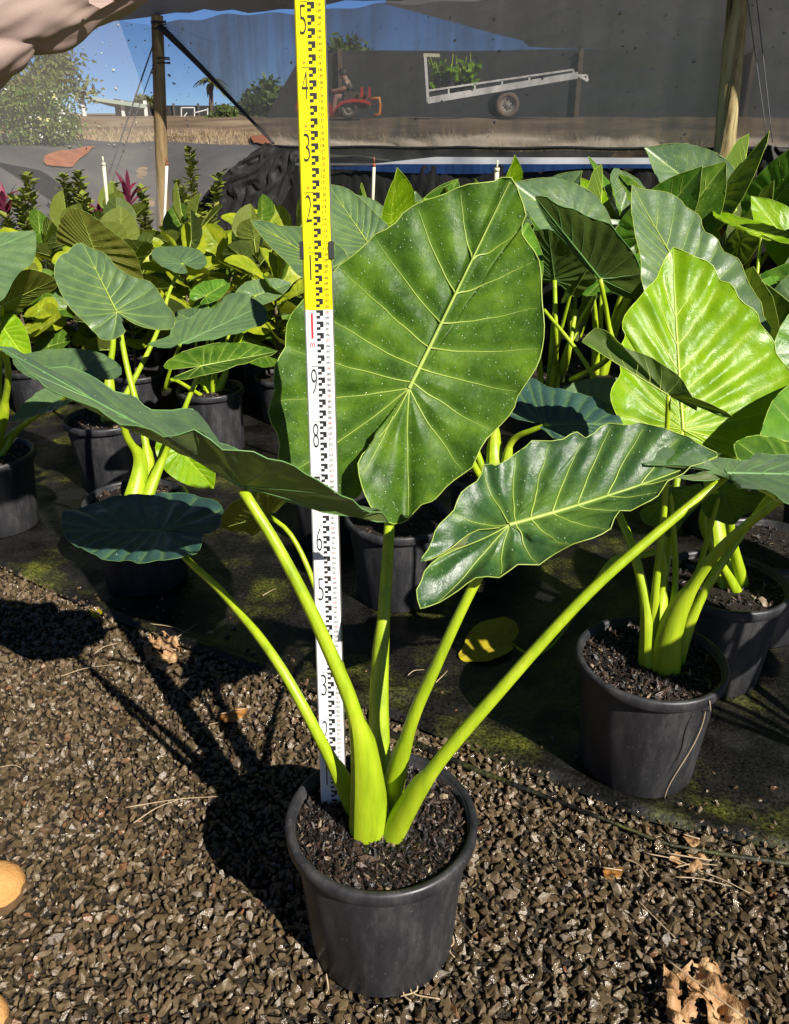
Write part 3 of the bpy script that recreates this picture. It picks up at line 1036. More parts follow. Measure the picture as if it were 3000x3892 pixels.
# slip of bare red earth between two runs of mat
def slip(name, pts, mat, lift):
    P = []
    for (x, y) in pts:
        # find where the line of sight meets the bank
        r = sight(x, y)
        t = 6.0
        for _ in range(4000):
            q = _c + r * t
            if q[2] < terrain(q[0], q[1]) + 0.03:
                break
            t += 0.005
        P.append(q)
    P = np.array(P)
    c = P.mean(0)
    n_ = 24
    out = spline(np.concatenate([P, P[:1]]), n_ * 2)
    rows = []
    for k in np.linspace(0, 1, 10):
        row = []
        for q in out:
            v = c + (q - c) * k
            row.append((v[0], v[1], terrain(v[0], v[1]) + 0.05 * noise.noise(Vector((v[0] * 0.9, v[1] * 0.9, 0))) + 0.02 * noise.noise(Vector((v[0] * 3, v[1] * 3, 3))) + lift))
        rows.append(row)
    m_ = MB()
    m_.grid(rows)
    return tag(m_.build(name, mat, loc=(0, 0, 0)), 'patch of bare red earth on the matted bank', 'ground', kind='structure')
slip('red_earth', [(97, 340), (120, 331), (198, 316), (202, 317), (165, 352), (150, 363), (100, 362)], M['red_dirt'], 0.06)
slip('red_earth_patch', [(530, 290), (575, 296), (580, 308), (545, 306)], M['red_dirt'], 0.06)

def grass_strip():
    rng = np.random.default_rng(5)
    mb = MB()
    n = 14000
    u = rng.uniform(-7, 9, n)
    s = rng.uniform(3.0, 5.5, n)
    for i in range(n):
        P = LP + WD * u[i] + WN * s[i]
        z = terrain(P[0], P[1]) + 0.05 * noise.noise(Vector((P[0] * 0.9, P[1] * 0.9, 0)))
        h = rng.uniform(0.03, 0.11) * (1.3 if noise.noise(Vector((u[i] * 1.5, s[i], 0))) > 0.1 else 0.6)
        a = rng.uniform(0, 6.28)
        d = np.array([math.cos(a), math.sin(a), 0]) * 0.006
        lean = np.array([rng.normal() * 0.05, rng.normal() * 0.05, 0])
        b = np.array([P[0], P[1], z - 0.01])
        mb.put([b - d, b + d, b + lean + np.array([0, 0, h])], [(0, 1, 2)])
    tag(mb.build('dry_grass', M['grass_dry'], loc=(0, 0, 0)), 'dry straw coloured grass along the top of the bank', 'grass', kind='stuff')
grass_strip()

# ================================================================ THE SHADE HOUSE: poles, mesh walls, roof
def on_wall(x, y):
    return at_plane(x, y, LP, WN)
def on_left(x, y):
    return at_plane(x, y, LP, LN)
ROOF_Z = at_plane(337, 36, LP, WN)[2]

def pole(name, base, top, r, mat, label):
    mb = MB()
    n = 26
    P = [np.asarray(base) * (1 - t) + np.asarray(top) * t + np.array([0.006 * math.sin(4 * t), 0, 0]) for t in np.linspace(0, 1, n)]
    mb.tube(P, np.array([r * (1.08 - 0.16 * t + 0.02 * math.sin(11 * t)) for t in np.linspace(0, 1, n)]), 20)
    o = mb.build(name, mat)
    tag(o, label, 'pole', 'timber poles of the shade house')
    return o
pl_top = at_y(337, 38, 7.93)
pl_base = at_y(346, 455, 7.93)
pl_base = pl_base + (pl_base - pl_top) * (pl_base[2] / (pl_top[2] - pl_base[2]))
p1 = pole('timber_pole', pl_base, pl_top + np.array([0, 0, 0.02]), 0.054, M['wood'], 'brown timber pole at the corner under the roof edge, beside two white risers')
rope = MB()
for k, zz in enumerate((0.02, 0.045, 0.07, 0.30, 0.32)):
    c = pl_top - np.array([0, 0, zz])
    ang = np.linspace(0, 6.4, 26)
    rope.tube([c + np.array([0.058 * math.cos(a), 0.058 * math.sin(a), 0.012 * a / 6.4 * (1 if k % 2 else -1)]) for a in ang], 0.006, 5)
rope.build('lashing', M['black_rope'], p1)
pr_top = at_y(1578, -60, 5.52)
pr_base = at_y(1534, 402, 5.52)
pr_base = pr_base + (pr_base - pr_top) * (pr_base[2] / (pr_top[2] - pr_base[2]))
p2 = pole('timber_pole', pr_base, pr_top + np.array([0, 0, 0.1]), 0.062, M['wood_pale'], 'pale mould-streaked leaning timber pole by the right end of the mesh wall')

def wire(name, a, b, label, r=0.003):
    mb = MB()
    mb.tube([np.asarray(a) * (1 - t) + np.asarray(b) * t for t in np.linspace(0, 1, 8)], r, 6)
    return tag(mb.build(name, M['wire']), label, 'wire', 'bracing wires')
wire('bracing_wire', at_y(1592, -20, 5.45), at_y(1637, 302, 5.25), 'dark bracing wire just right of the pale leaning pole')
wire('bracing_wire', at_y(1612, -20, 5.40), at_y(1648, 304, 5.22), 'outermost dark bracing wire at the right edge')
wire('bracing_wire', at_y(332, 80, 7.9), at_y(205, 450, 7.6), 'thin bracing wire slanting down left of the corner pole', 0.006)
wire('bracing_wire', at_y(334, 120, 7.9), at_y(228, 420, 7.7), 'second slanting wire between the corner pole and cream riser', 0.004)

# mesh walls
def cloth(name, rows, mat, label, cat='shade cloth', group=None, ripple=0.012, seed=0, nrm=None, freq=2.2, folds=0, famp=0.0):
    rows = np.asarray(rows, float)
    nrm = WN if nrm is None else nrm
    for i in range(rows.shape[0]):
        for j in range(rows.shape[1]):
            p = rows[i, j]
            if folds:
                q_ = i / rows.shape[0] * folds + 1.1 * noise.noise(Vector((i * 0.07, j * 0.09, seed)))
                p = p - nrm * famp * (abs(math.sin(math.pi * q_)) ** 0.6 + 0.4 * abs(math.sin(math.pi * q_ * 2.7 + j * 0.05)))
            rows[i, j] = p + nrm * ripple * noise.noise(Vector((p[0] * freq, p[1] * freq + seed, p[2] * freq * 0.6)))
    mb = MB()
    mb.grid(rows)
    return tag(mb.build(name, mat), label, cat, group)
def two_lines(A, B, na, nb):
    A = spline(A, na)
    B = spline(B, na)
    t = np.linspace(0, 1, nb)[None, :, None]
    return A[:, None] * (1 - t) + B[:, None] * t
# thin mesh on the left return and up to the corner triangle
a = [LP + LD * u + np.array([0, 0, ROOF_Z - 0.05]) for u in (0, 1, 2.2, 3.4)]
b = [LP + LD * u + np.array([0, 0, 0.02]) for u in (0, 1, 2.2, 3.4)]
cloth('mesh_wall', two_lines(a, b, 40, 30), M['mesh_light'], 'thin see-through shade mesh wall left of the corner pole, blue sky behind', seed=3, nrm=LN)
a = [LP + np.array([0, 0, ROOF_Z - 0.05]), on_wall(400, 115), on_wall(470, 185), on_wall(585, 300)]
b = [LP + np.array([0, 0, 0.02]), on_wall(400, 480), on_wall(470, 480), on_wall(560, 470)]
for k in range(1, 4):
    b[k] = b[k] * np.array([1, 1, 0]) + np.array([0, 0, 0.05])
cloth('mesh_wall', two_lines(a, b, 40, 30), M['mesh_light'], 'thin shade mesh between the corner pole and the slanting black edge', seed=5)
# dense mesh panel right of the slanting edge
top = [LP + WD * 0.06 + np.array([0, 0, ROOF_Z - 0.07])] + [LP + WD * u + np.array([0, 0, ROOF_Z - 0.03]) for u in np.linspace(0.5, 8.5, 22)]
bot = [on_wall(352, 66), on_wall(405, 115), on_wall(460, 172), on_wall(520, 236), on_wall(560, 277), on_wall(590, 306)] + [on_wall(x, 312 + (x - 600) * 0.004) for x in np.linspace(640, 2400, 26)]
L_ = len(top)
topc = spline(top, 120)
botc = spline(bot, 120)
ubot = (botc - LP) @ WD
topu = np.stack([LP + WD * max(u, 0.06) + np.array([0, 0, ROOF_Z - 0.03 - 0.01 * math.sin(u * 5) - 0.01 * math.sin(u * 13)]) for u in ubot])
t = np.linspace(0, 1, 50)[None, :, None]
cloth('mesh_wall', topu[:, None] * (1 - t) + botc[:, None] * t, M['mesh_dense'], 'dense grey shade mesh wall with pale streaks, tractor and trailer behind it', ripple=0.03, freq=1.3, folds=13, famp=0.014)
# slanting edge and hem
mb = MB()
mb.tube(spline([on_wall(348, 58) - WN * 0.03, on_wall(405, 115) - WN * 0.02, on_wall(460, 172) - WN * 0.02, on_wall(520, 236) - WN * 0.02, on_wall(588, 305) - WN * 0.03], 40), np.linspace(0.045, 0.014, 40), 10, squash=0.5)
tag(mb.build('mesh_edge', M['black_rope']), 'slanting rolled black edge of the mesh running down from the corner pole', 'shade cloth')
mb = MB()
mb.tube([on_wall(x, 313 + (x - 600) * 0.004 + 1.2 * math.sin(x * 0.03)) - WN * 0.02 for x in np.linspace(588, 2300, 90)], 0.011, 8)
tag(mb.build('mesh_hem', M['black_rope']), 'black hem cord along the bottom of the mesh wall', 'cord')
# lower strip of mesh, white and blue tarp, black skirt
def strip(name, y0, y1, x0, x1, mat, label, out=0.0, cat='tarpaulin', ripple=0.02, freq=3.0):
    A = [on_wall(x, y0(x)) + WN * out for x in np.linspace(x0, x1, 40)]
    B = [on_wall(x, y1(x)) + WN * out for x in np.linspace(x0, x1, 40)]
    return cloth(name, two_lines(A, B, 120, 12), mat, label, cat, ripple=ripple, freq=freq)
hemy = lambda x: 313 + (x - 600) * 0.004
strip('lower_mesh', hemy, lambda x: hemy(x) + 34, 592, 2300, mesh_cloth('lower_mesh_cloth', (0.11, 0.11, 0.09), 0.80, 0.12, (3, 3, 3)), 'dark mossy strip of mesh below the hem cord', 0.03, 'shade cloth')
def taper(y, x0, x1):
    return lambda x: y(x)
wy0 = lambda x: 349 - 15 * min(1, max(0, (x - 800) / 130.0)) + 0.004 * (x - 900)
wy1 = lambda x: 350 + 0.006 * (x - 800)
strip('white_tarp', wy0, wy1, 795, 1540, M['tarp_white'], 'white strip of tarpaulin below the mesh hem', -0.02, ripple=0.03)
by0 = lambda x: 356 - 7 * min(1, max(0, (x - 715) / 120.0)) + 0.0 * x
by1 = lambda x: 358 + 12 * math.sin(min(1, max(0, (x - 700) / 560.0)) * math.pi)
strip('blue_tarp', by0, by1, 700, 1560, M['tarp_blue'], 'blue tarpaulin strip under the white strip', -0.035, ripple=0.02)
A = [on_wall(x, 352 + 0.0 * x) - WN * 0.01 for x in np.linspace(560, 2400, 60)]
B = []
for p in A:
    q = p - WN * 0.05
    q[2] = 0.01
    B.append(q)
cloth('black_skirt', two_lines(A, B, 260, 26), M['skirt'], 'black plastic skirt hanging below the blue tarpaulin', 'skirt', ripple=0.03, freq=2.6, folds=46, famp=0.012)
# bunched cloth at the foot of the slanting edge, trailing down to the left
A = [on_wall(588, 302) - WN * 0.10, on_wall(548, 345) - WN * 0.22, on_wall(505, 395) - WN * 0.32, on_wall(450, 480) - WN * 0.4]
B = [on_wall(650, 330) - WN * 0.05, on_wall(640, 400) - WN * 0.12, on_wall(610, 470) - WN * 0.2, on_wall(590, 560) - WN * 0.25]
cloth('bunched_cloth', np.transpose(two_lines(A, B, 60, 60), (1, 0, 2)).copy(), M['skirt'], 'bunched black cloth gathered below the slanting mesh edge', 'cloth', ripple=0.05, freq=3.0, folds=4, famp=0.035)
A = [on_wall(1560, 335) - WN * 0.12, on_wall(1600, 322) - WN * 0.14, on_wall(1640, 306) - WN * 0.18, on_wall(1680, 312) - WN * 0.16, on_wall(1760, 330) - WN * 0.1]
B = [on_wall(1550, 460) - WN * 0.35, on_wall(1600, 480) - WN * 0.4, on_wall(1640, 480) - WN * 0.42, on_wall(1690, 480) - WN * 0.4, on_wall(1780, 480) - WN * 0.35]
cloth('draped_cloth', two_lines(A, B, 90, 40), M['skirt'], 'shiny black plastic draped to a peak right of the pale pole', 'cloth', ripple=0.05, freq=5.0, folds=7, famp=0.06)
# roof strip
rows = []
for u in np.linspace(-0.9, 8.0, 60):
    row = []
    for s in np.linspace(0.02, -0.55, 16):
        p = LP + WD * u + WN * s
        row.append((p[0], p[1], ROOF_Z - s * 0.62 + 0.035 * noise.noise(Vector((u * 1.1, s * 1.5, 0))) + 0.02 + 0.03 * noise.noise(Vector((u * 6, 0, 2))) * math.exp(s * 6)))
    rows.append(row)
mb = MB()
mb.grid(rows)
tag(mb.build('roof_cloth', M['mesh_roof']), 'dark shade cloth roof hanging above the mesh wall', 'shade cloth')
# specks of dirt stuck to the mesh
rng = np.random.default_rng(21)
P, Sz = [], []
for k in range(150):
    x, y = rng.uniform(600, 1683), rng.uniform(10, 300)
    P.append(on_wall(x, y) - WN * 0.04)
    Sz.append(0.004 + 0.012 * rng.random() ** 4)
for k in range(150):
    x, y = rng.uniform(150, 420), rng.uniform(50, 320)
    P.append((on_wall(x, y) if x > 340 else on_left(x, y)) - np.array([0, 0.03, 0]))
    Sz.append(0.004 + 0.014 * rng.random() ** 3)
V, F, a_ = scatter(np.array(P), np.array(Sz), rng)
M['speck'] = simple('mud_specks', [(0.35, (0.10, 0.09, 0.06)), (0.6, (0.50, 0.47, 0.40))], 3, 0.9)
tag(add('dirt_specks', V, F, M['speck'], loc=(0, 0, 0)), 'specks of dried mud stuck on the mesh walls', 'dirt', kind='stuff')

# white risers
def riser(x0, y0, x1, y1, Y, mat, label, r=0.013, cap=None):
    t_ = at_y(x0, y0, Y)
    b_ = at_y(x1, y1, Y)
    b_ = b_ + (b_ - t_) * (b_[2] / (t_[2] - b_[2]))
    root = empty('riser_pipe', b_, label, 'pipe', 'irrigation riser pipes')
    m_ = MB()
    m_.tube([b_ * (1 - q) + t_ * q for q in np.linspace(0, 1, 8)], r, 12)
    m_.build('pipe', mat, root)
    m_ = MB()
    m_.tube([t_ - np.array([0, 0, 0.008]), t_ + np.array([0, 0, 0.010])], r * 1.15, 12)
    m_.tube([t_ + np.array([0, 0, 0.012]), t_ + np.array([0, 0, 0.045])], r * 0.45, 8)
    m_.build('sprinkler_head', cap or mat, root)
riser(221, 350, 235, 500, 5.6, M['pvc_cream'], 'cream riser pipe standing left of the corner pole', 0.011, M['pvc_cream'])
riser(356, 350, 350, 480, 6.4, M['pvc_white'], 'white riser pipe with red top close to the corner pole', 0.0105, M['red_dirt'])
riser(798, 352, 795, 430, 5.2, M['pvc_cream'], 'thin cream riser pipe right of the measuring staff', 0.009, M['red_dirt'])
riser(1060, 362, 1058, 420, 4.6, M['pvc_cream'], 'short cream riser pipe poking above the big central leaf', 0.012, M['pvc_cream'])

# ================================================================ THE MEASURED PLANT IN FRONT
def px5(x, y):      # surveyed sheet of the big leaf
    return (561 + x * 0.3833, 336.6 + y * 0.3833)
def px6(x, y):
    return (1065.9 + x * 0.3667, 364.6 + y * 0.3667)
def px4(x, y):
    return (x * 0.3667, 449 + y * 0.3667)
def px7(x, y):
    return (x * 0.4, 1037.9 + y * 0.4)
def px8(x, y):
    return (841.5 + x * 0.5, 953.7 + y * 0.5)
def mp(f, L):
    return [tuple(f(p[0], p[1])) + tuple(p[2:]) for p in L]

FP = np.array([-0.025, 1.178, 0.008])
front = empty('potted_elephant_ear', FP, 'large elephant ear plant in a black pot beside the measuring staff', 'potted plant', 'potted elephant ears')
pot(front, FP, chips=3600, chip_r=0.0062, seg=96)
CROWN = FP + np.array([0.0, 0.02, 0.30])

# A: the big central leaf
A_out = mp(px5, [(800, 1330, 0.01), (765, 1450, 0.03), (690, 1590, 0.05), (610, 1740, 0.06), (545, 1855, 0.055), (490, 1900, 0.04), (400, 1890, 0.03), (300, 1855, 0.02), (220, 1812), (160, 1780), (110, 1730), (85, 1680), (95, 1600), (80, 1530), (45, 1470), (32, 1420), (45, 1360), (70, 1290), (65, 1250), (70, 1160), (100, 1100), (125, 1050), (130, 960), (150, 890), (200, 830), (240, 780), (310, 700), (400, 630), (440, 580), (500, 545), (560, 490), (640, 410), (690, 395), (740, 360), (800, 290), (900, 240), (1000, 215), (1100, 170), (1250, 145), (1330, 120), (1382, 112, -0.02),
              (1410, 170), (1450, 260), (1467, 350), (1440, 375), (1436, 420), (1480, 490), (1530, 560), (1550, 680), (1550, 800), (1565, 950), (1550, 1080), (1530, 1160), (1480, 1240), (1420, 1320), (1400, 1390), (1350, 1460), (1250, 1560), (1200, 1650), (1170, 1720), (1100, 1770), (1010, 1850), (960, 1910), (920, 1915), (860, 1950), (830, 2000), (770, 2030), (690, 2035, -0.02), (640, 2000, -0.03), (590, 1960, -0.035), (575, 1910, -0.035), (545, 1850, -0.035), (540, 1790, -0.035), (525, 1715, -0.03), (550, 1640, -0.025), (620, 1570, -0.015), (690, 1500, -0.01), (735, 1410), (790, 1330)])
JA = (873, 828, 1.585)
_, JAp, DA = px_leaf(front, JA, (-0.10, -0.90, 0.42), A_out, 40, 'leaf', 'vein', 'huge dark green heart shaped leaf with water droplets', drops=1700, N=220, RN=26, quilt=0.009, wave=0.020, cup=0.10, seed=1, crinkle=0.55, up=(0, -1, 0.4), wk=11)
petiole(front, [CROWN + (0.005, 0.0, 0), at_y(812, 1480, 1.30), at_y(826, 1200, 1.42), at_y(840, 1020, 1.56), JAp + np.array([0.0, 0.012, 0])], 0.021, 0.011, 0.45, -1, base_fat=1.15)

# B: long leaf pointing left, seen from the side
B_out = [(600, 1068, 1.215), (700, 1098, 1.20), (818, 1128, 1.19), (808, 1098, 1.185), (775, 1097, 1.175), (758, 1078, 1.165), (700, 1042, 1.15), (645, 1030, 1.14), (600, 1000, 1.125), (561, 985, 1.115), (530, 975, 1.11), (490, 968, 1.10), (455, 950, 1.095), (415, 932, 1.09), (390, 936, 1.085), (363, 941, 1.085), (340, 937, 1.09), (300, 922, 1.10), (240, 901, 1.11), (205, 881, 1.125), (175, 860, 1.14), (128, 845, 1.16), (110, 838, 1.17), (62, 806, 1.21), (35, 775, 1.24), (-4, 740, 1.28),
         (30, 748, 1.31), (60, 761, 1.34), (92, 782, 1.37), (128, 800, 1.40), (176, 815, 1.42), (220, 833, 1.44), (271, 853, 1.45), (315, 871, 1.46), (361, 878, 1.465), (388, 873, 1.47), (414, 874, 1.475), (427, 886, 1.47), (425, 910, 1.46), (436, 935, 1.45), (490, 958, 1.44), (560, 990, 1.41), (610, 1020, 1.37), (590, 1040, 1.31), (545, 1040, 1.25)]
_, JBp, DB = y_leaf(front, (517, 1036, 1.215), B_out, 25, 'leaf_blue', 'vein_dim', 'long leaf pointing left, edge-on, with its underside showing', drops=160, N=170, RN=20, quilt=0.007, wave=0.014, cup=-0.02, seed=2, wk=13)
petiole(front, [CROWN + (-0.03, -0.035, -0.015), at_y(765, 1560, 1.13), at_y(690, 1360, 1.15), at_y(600, 1180, 1.18), JBp + np.array([0, 0, -0.008])], 0.024, 0.0105, 0.42, 1, base_fat=1.75)

# C: flat shaded leaf low on the left
C_out = mp(px7, [(890, 236), (930, 231), (1000, 240), (1050, 250), (1130, 248), (1170, 220), (1190, 180), (1185, 120), (1150, 90), (1080, 65), (1000, 50), (900, 48), (800, 60), (700, 62), (600, 70), (500, 100), (420, 122), (350, 142), (328, 185), (337, 235),
                 (345, 265), (375, 300), (420, 330), (480, 355), (560, 385), (660, 400), (770, 418), (840, 405), (920, 405), (980, 392), (1040, 370), (1070, 340), (1078, 275), (1060, 262), (960, 265), (895, 252)])
_, JCp, DC = px_leaf(front, (350, 1133, 1.52), (0.02, -0.06, 1.0), C_out, 19, 'leaf_shade_navy', 'vein_dim', 'flat blue green leaf lying in shade at lower left', drops=25, N=150, RN=18, quilt=0.006, wave=0.008, cup=-0.04, seed=3)
petiole(front, [CROWN + (-0.045, 0.01, -0.015), at_y(690, 1590, 1.17), at_y(590, 1410, 1.23), at_y(480, 1270, 1.34), at_y(402, 1196, 1.43), JCp + np.array([0, 0, -0.006])], 0.0165, 0.0075, 0.24, 1, base_fat=1.3)

# D: broad leaf to the right
D_out = mp(px8, [(450, 343), (330, 372), (230, 437), (150, 478), (108, 492, 0.0), (115, 470), (150, 420), (165, 370), (185, 330), (255, 270), (265, 220), (300, 180), (360, 140), (380, 80), (400, 70), (440, 80)]) + \
        mp(px6, [(150, 1610), (180, 1582), (260, 1580), (340, 1570), (430, 1515), (490, 1550), (560, 1500), (650, 1465), (720, 1490), (820, 1470), (900, 1500), (1000, 1530), (1100, 1560), (1150, 1600), (1200, 1620), (1290, 1650)]) + \
        mp(px8, [(1210, 140), (1150, 182, -0.01), (1110, 230, -0.02), (1040, 260, -0.02), (960, 280, -0.02), (930, 340, -0.02), (880, 380, -0.02), (820, 410, -0.02), (750, 415, -0.02), (700, 450), (620, 500), (520, 530), (470, 560), (400, 570), (350, 580), (280, 620), (200, 652), (118, 692), (95, 650), (88, 610), (110, 560), (130, 515), (200, 462), (300, 422), (400, 380), (470, 342)])
_, JDp, DD = px_leaf(front, (1086, 1119, 1.22), (-0.12, -0.60, 0.80), D_out, 31, 'leaf_shade_tint', 'vein', 'broad green leaf tilted to the right over a bare petiole', drops=230, N=190, RN=22, quilt=0.009, wave=0.012, cup=0.13, seed=4, crinkle=0.55, up=(0, -1, 1))
petiole(front, [CROWN + (0.012, 0.0, -0.01), at_y(872, 1560, 1.17), at_y(930, 1420, 1.17), at_y(1010, 1250, 1.19), JDp + np.array([0, 0.005, -0.012])], 0.019, 0.0095, 0.36, -1, base_fat=1.3)

# E: leaf reaching far right
E_out = [(1535, 1020, 1.235), (1490, 1022, 1.235), (1443, 1014, 1.24), (1470, 1006, 1.25), (1510, 1003, 1.25), (1540, 1012, 1.24), (1562, 1020, 1.215), (1582, 1043, 1.16), (1614, 1050, 1.13), (1640, 1047, 1.12), (1656, 1058, 1.10), (1664, 1074, 1.09), (1690, 1090, 1.08), (1740, 1095, 1.09), (1800, 1085, 1.13), (1860, 1060, 1.20),
         (1905, 1020, 1.30), (1860, 990, 1.42), (1800, 978, 1.47), (1740, 976, 1.47), (1683, 977, 1.46), (1626, 971, 1.45), (1600, 979, 1.42), (1577, 985, 1.40), (1549, 977, 1.39), (1510, 982, 1.37), (1484, 982, 1.35), (1460, 972, 1.335), (1445, 957, 1.33), (1428, 950, 1.32), (1405, 958, 1.31), (1380, 974, 1.30), (1363, 983, 1.295), (1372, 994, 1.285), (1400, 991, 1.28), (1450, 990, 1.27), (1500, 998, 1.26), (1535, 1008, 1.25)]
_, JEp, DE = y_leaf(front, (1549, 1009, 1.25), E_out, 16, 'leaf_blue', 'vein_dim', 'leaf at the right edge seen nearly edge-on', drops=60, N=140, RN=16, quilt=0.006, wave=0.006, cup=-0.02, seed=5)
petiole(front, [CROWN + (0.014, -0.048, -0.02), at_y(918, 1650, 1.115), at_y(1060, 1480, 1.13), at_y(1250, 1270, 1.17), at_y(1420, 1120, 1.21), JEp + np.array([0, 0, -0.006])], 0.0185, 0.0088, 0.24, -1, base_fat=1.3)

# F: small leaf at the back, seen from below
F_out = mp(px7, [(1445, 165), (1400, 225), (1352, 268), (1300, 240), (1240, 252), (1180, 222), (1190, 150), (1250, 90), (1310, 40), (1390, 25), (1450, 40), (1490, 70), (1538, 76), (1510, 110), (1470, 150)])
_, JFp, DF = px_leaf(front, (572, 1099, 1.60), (0.25, -0.45, -0.55), F_out, 5, 'leaf_gold_glow', 'vein', 'small leaf behind the long one, tinted as if lit from behind', N=90, RN=12, quilt=0.004, wave=0.005, seed=6, up=(-0.2, 0.5, 0.6))
petiole(front, [CROWN + (-0.02, 0.05, 0), at_y(735, 1450, 1.36), at_y(668, 1240, 1.52), at_y(620, 1140, 1.57), JFp], 0.013, 0.006, 0.0)

# ================================================================ THE MEASURING STAFF
def staff():
    base = at_z(711, 1722, 0.312)
    K = 0.957
    # aim the top so that it leans as the person holds it
    best = None
    for dx in np.linspace(-0.2, 0.2, 401):
        d = unit(np.array([dx, 0.23, 1.0]))
        p = base + d * 1.5 * K - _c
        px = (p @ _rt / (p @ _fw) * FPX + 1500) / _S
        if best is None or abs(px - 660) < best[0]:
            best = (abs(px - 660), d)
    ax = best[1]
    face = unit(np.array([-0.02, -1.0, 0.0]))
    face = unit(face - ax * np.dot(face, ax))
    wx = np.cross(ax, face)
    if wx[0] < 0:
        wx = -wx
    root = empty('measuring_staff', base, 'tall white and yellow measuring staff stood in the front pot', 'measuring staff')
    W, T = 0.0505, 0.026
    def P(u, s, h=0.0):
        return base + (wx * u + ax * s + face * h) * K
    def prism(name, s0, s1, w_, t_, mat, h0=0.0):
        m_ = MB()
        bev = 0.0025
        prof = [(-w_ / 2, -t_), (w_ / 2, -t_), (w_ / 2, -bev), (w_ / 2 - bev, 0), (-w_ / 2 + bev, 0), (-w_ / 2, -bev)]
        V = [P(u, s, h + h0) for s in (s0, s1) for u, h in prof]
        k = len(prof)
        m_.put(V, [(j, (j + 1) % k, k + (j + 1) % k, k + j) for j in range(k)] + [tuple(range(k))[::-1], tuple(range(k, 2 * k))])
        return m_.build(name, mat, root, smooth=False)
    b1 = prism('white_section', 0.0, 1.0, W, T, M['staff_white'])
    b2 = prism('yellow_section', 1.0, 1.80, W, T, M['staff_yellow'])
    # bare edges
    m_ = MB()
    for s_ in (-1, 1):
        m_.put([P(s_ * (W / 2 + 0.0006), 0.0, -0.003), P(s_ * (W / 2 + 0.0006), 1.8, -0.003), P(s_ * (W / 2 + 0.0006), 1.8, -T + 0.002), P(s_ * (W / 2 + 0.0006), 0.0, -T + 0.002)], [(0, 1, 2, 3)])
    m_.build('edge', M['alu'], root, smooth=False)
    for s_ in (-1, 1):
        m_ = MB()
        m_.box(P(s_ * (W / 2 + 0.001), 1.103, -0.008), (0.007, 0.022, 0.028), [wx, face, ax])
        m_.build('joint_clip', M['clip'], root, smooth=False)
    def rects(name, L, mat, par, h):
        m_ = MB()
        for (u0, u1, s0, s1) in L:
            m_.put([P(u0, s0, h), P(u1, s0, h), P(u1, s1, h), P(u0, s1, h)], [(0, 1, 2, 3)])
        return m_.build(name, mat, par, smooth=False)
    L1, L2 = [], []
    for k in range(88):
        t1 = 0.02 * (k + 1)
        L = L1 if t1 <= 1.0001 else L2
        a0, a1 = -0.0035, 0.0088
        L.append((a0, a1, t1 - 0.0050, t1 - 0.0004))
        L.append((a0 + 0.006, a1, t1 - 0.0104, t1 - 0.0048))
        L.append((a0, a0 + 0.0066, t1 - 0.0152, t1 - 0.0102))
        if k % 5 == 2:
            L.append((a0 - 0.0012, a0 + 0.002, t1 - 0.0152, t1 - 0.0142))
    for k in range(1, 17):
        (L1 if k < 10.5 else L2).append((-0.0155, -0.003, 0.1 * k - 0.0006, 0.1 * k + 0.0002))
    rects('graduation_marks', L1, M['ink'], b1, 0.0006)
    rects('graduation_marks', L2, M['ink'], b2, 0.0006)
    dg = bpy.context.evaluated_depsgraph_get
    def text_mesh(txt, size, sx, thick=0.0):
        cu = bpy.data.curves.new('t', 'FONT')
        cu.body = txt
        cu.size = size
        cu.resolution_u = 3
        cu.offset = thick
        o = bpy.data.objects.new('t', cu)
        COL.objects.link(o)
        bpy.context.view_layer.update()
        me = bpy.data.meshes.new_from_object(o.evaluated_get(dg()))
        V = np.array([v.co[:] for v in me.vertices])
        F = [tuple(p.vertices) for p in me.polygons]
        bpy.data.objects.remove(o)
        bpy.data.curves.remove(cu)
        bpy.data.meshes.remove(me)
        V[:, 0] -= V[:, 0].min()
        V[:, 1] -= V[:, 1].min()
        V[:, 0] *= sx
        return V, F
    def write(items, name, mat, par, h=0.0009):
        m_ = MB()
        for (txt, u, s, height, width, thick) in items:
            V, F = text_mesh(txt, 1.0, 1.0, thick)
            V = V / V.max(0).clip(1e-6)
            m_.put([P(u + v[0] * width, s + v[1] * height, h) for v in V], F)
        return m_.build(name, mat, par, smooth=False)
    big_w, big_y = [], []
    for k in range(1, 17):
        if k == 10:
            continue
        dgt = str(k % 10)
        item = (dgt, -0.0165, 0.1 * k - 0.0500, 0.0455, 0.0105, -0.018)
        if dgt == '1':
            continue
        (big_w if k < 10 else big_y).append(item)
    for it in big_w:
        write([it], 'numeral', M['ink'], b1)
    for it in big_y:
        write([it], 'numeral', M['ink'], b2)
    rects('numeral', [(-0.0125, -0.0103, 0.052, 0.095)], M['ink'], b1, 0.0009)
    rects('numeral', [(-0.0125, -0.0103, 1.052, 1.095)], M['ink'], b2, 0.0009)
    rects('metre_mark', [(-0.0135, -0.0100, 0.9495, 0.9945)], M['ink_red'], b1, 0.0009)
    write([('m', -0.0165, 0.934, 0.0075, 0.0085, 0.0)], 'metre_letter', M['ink_red'], b1)
    sm_g, sm_r, sm_y = [], [], []
    for c in range(1, 168):
        it = ('%03d' % c, 0.0125, 0.01 * c - 0.0070, 0.0056, 0.0072, 0.0)
        if c > 100:
            sm_y.append(it)
        elif c % 5 == 0:
            sm_r.append(it)
        else:
            sm_g.append(it)
    write(sm_g, 'small_numerals', M['ink_grey'], b1)
    write(sm_r, 'red_small_numerals', M['ink_pink'], b1)
    write(sm_y, 'small_numerals', M['ink_brown'], b2)
    m_ = MB()
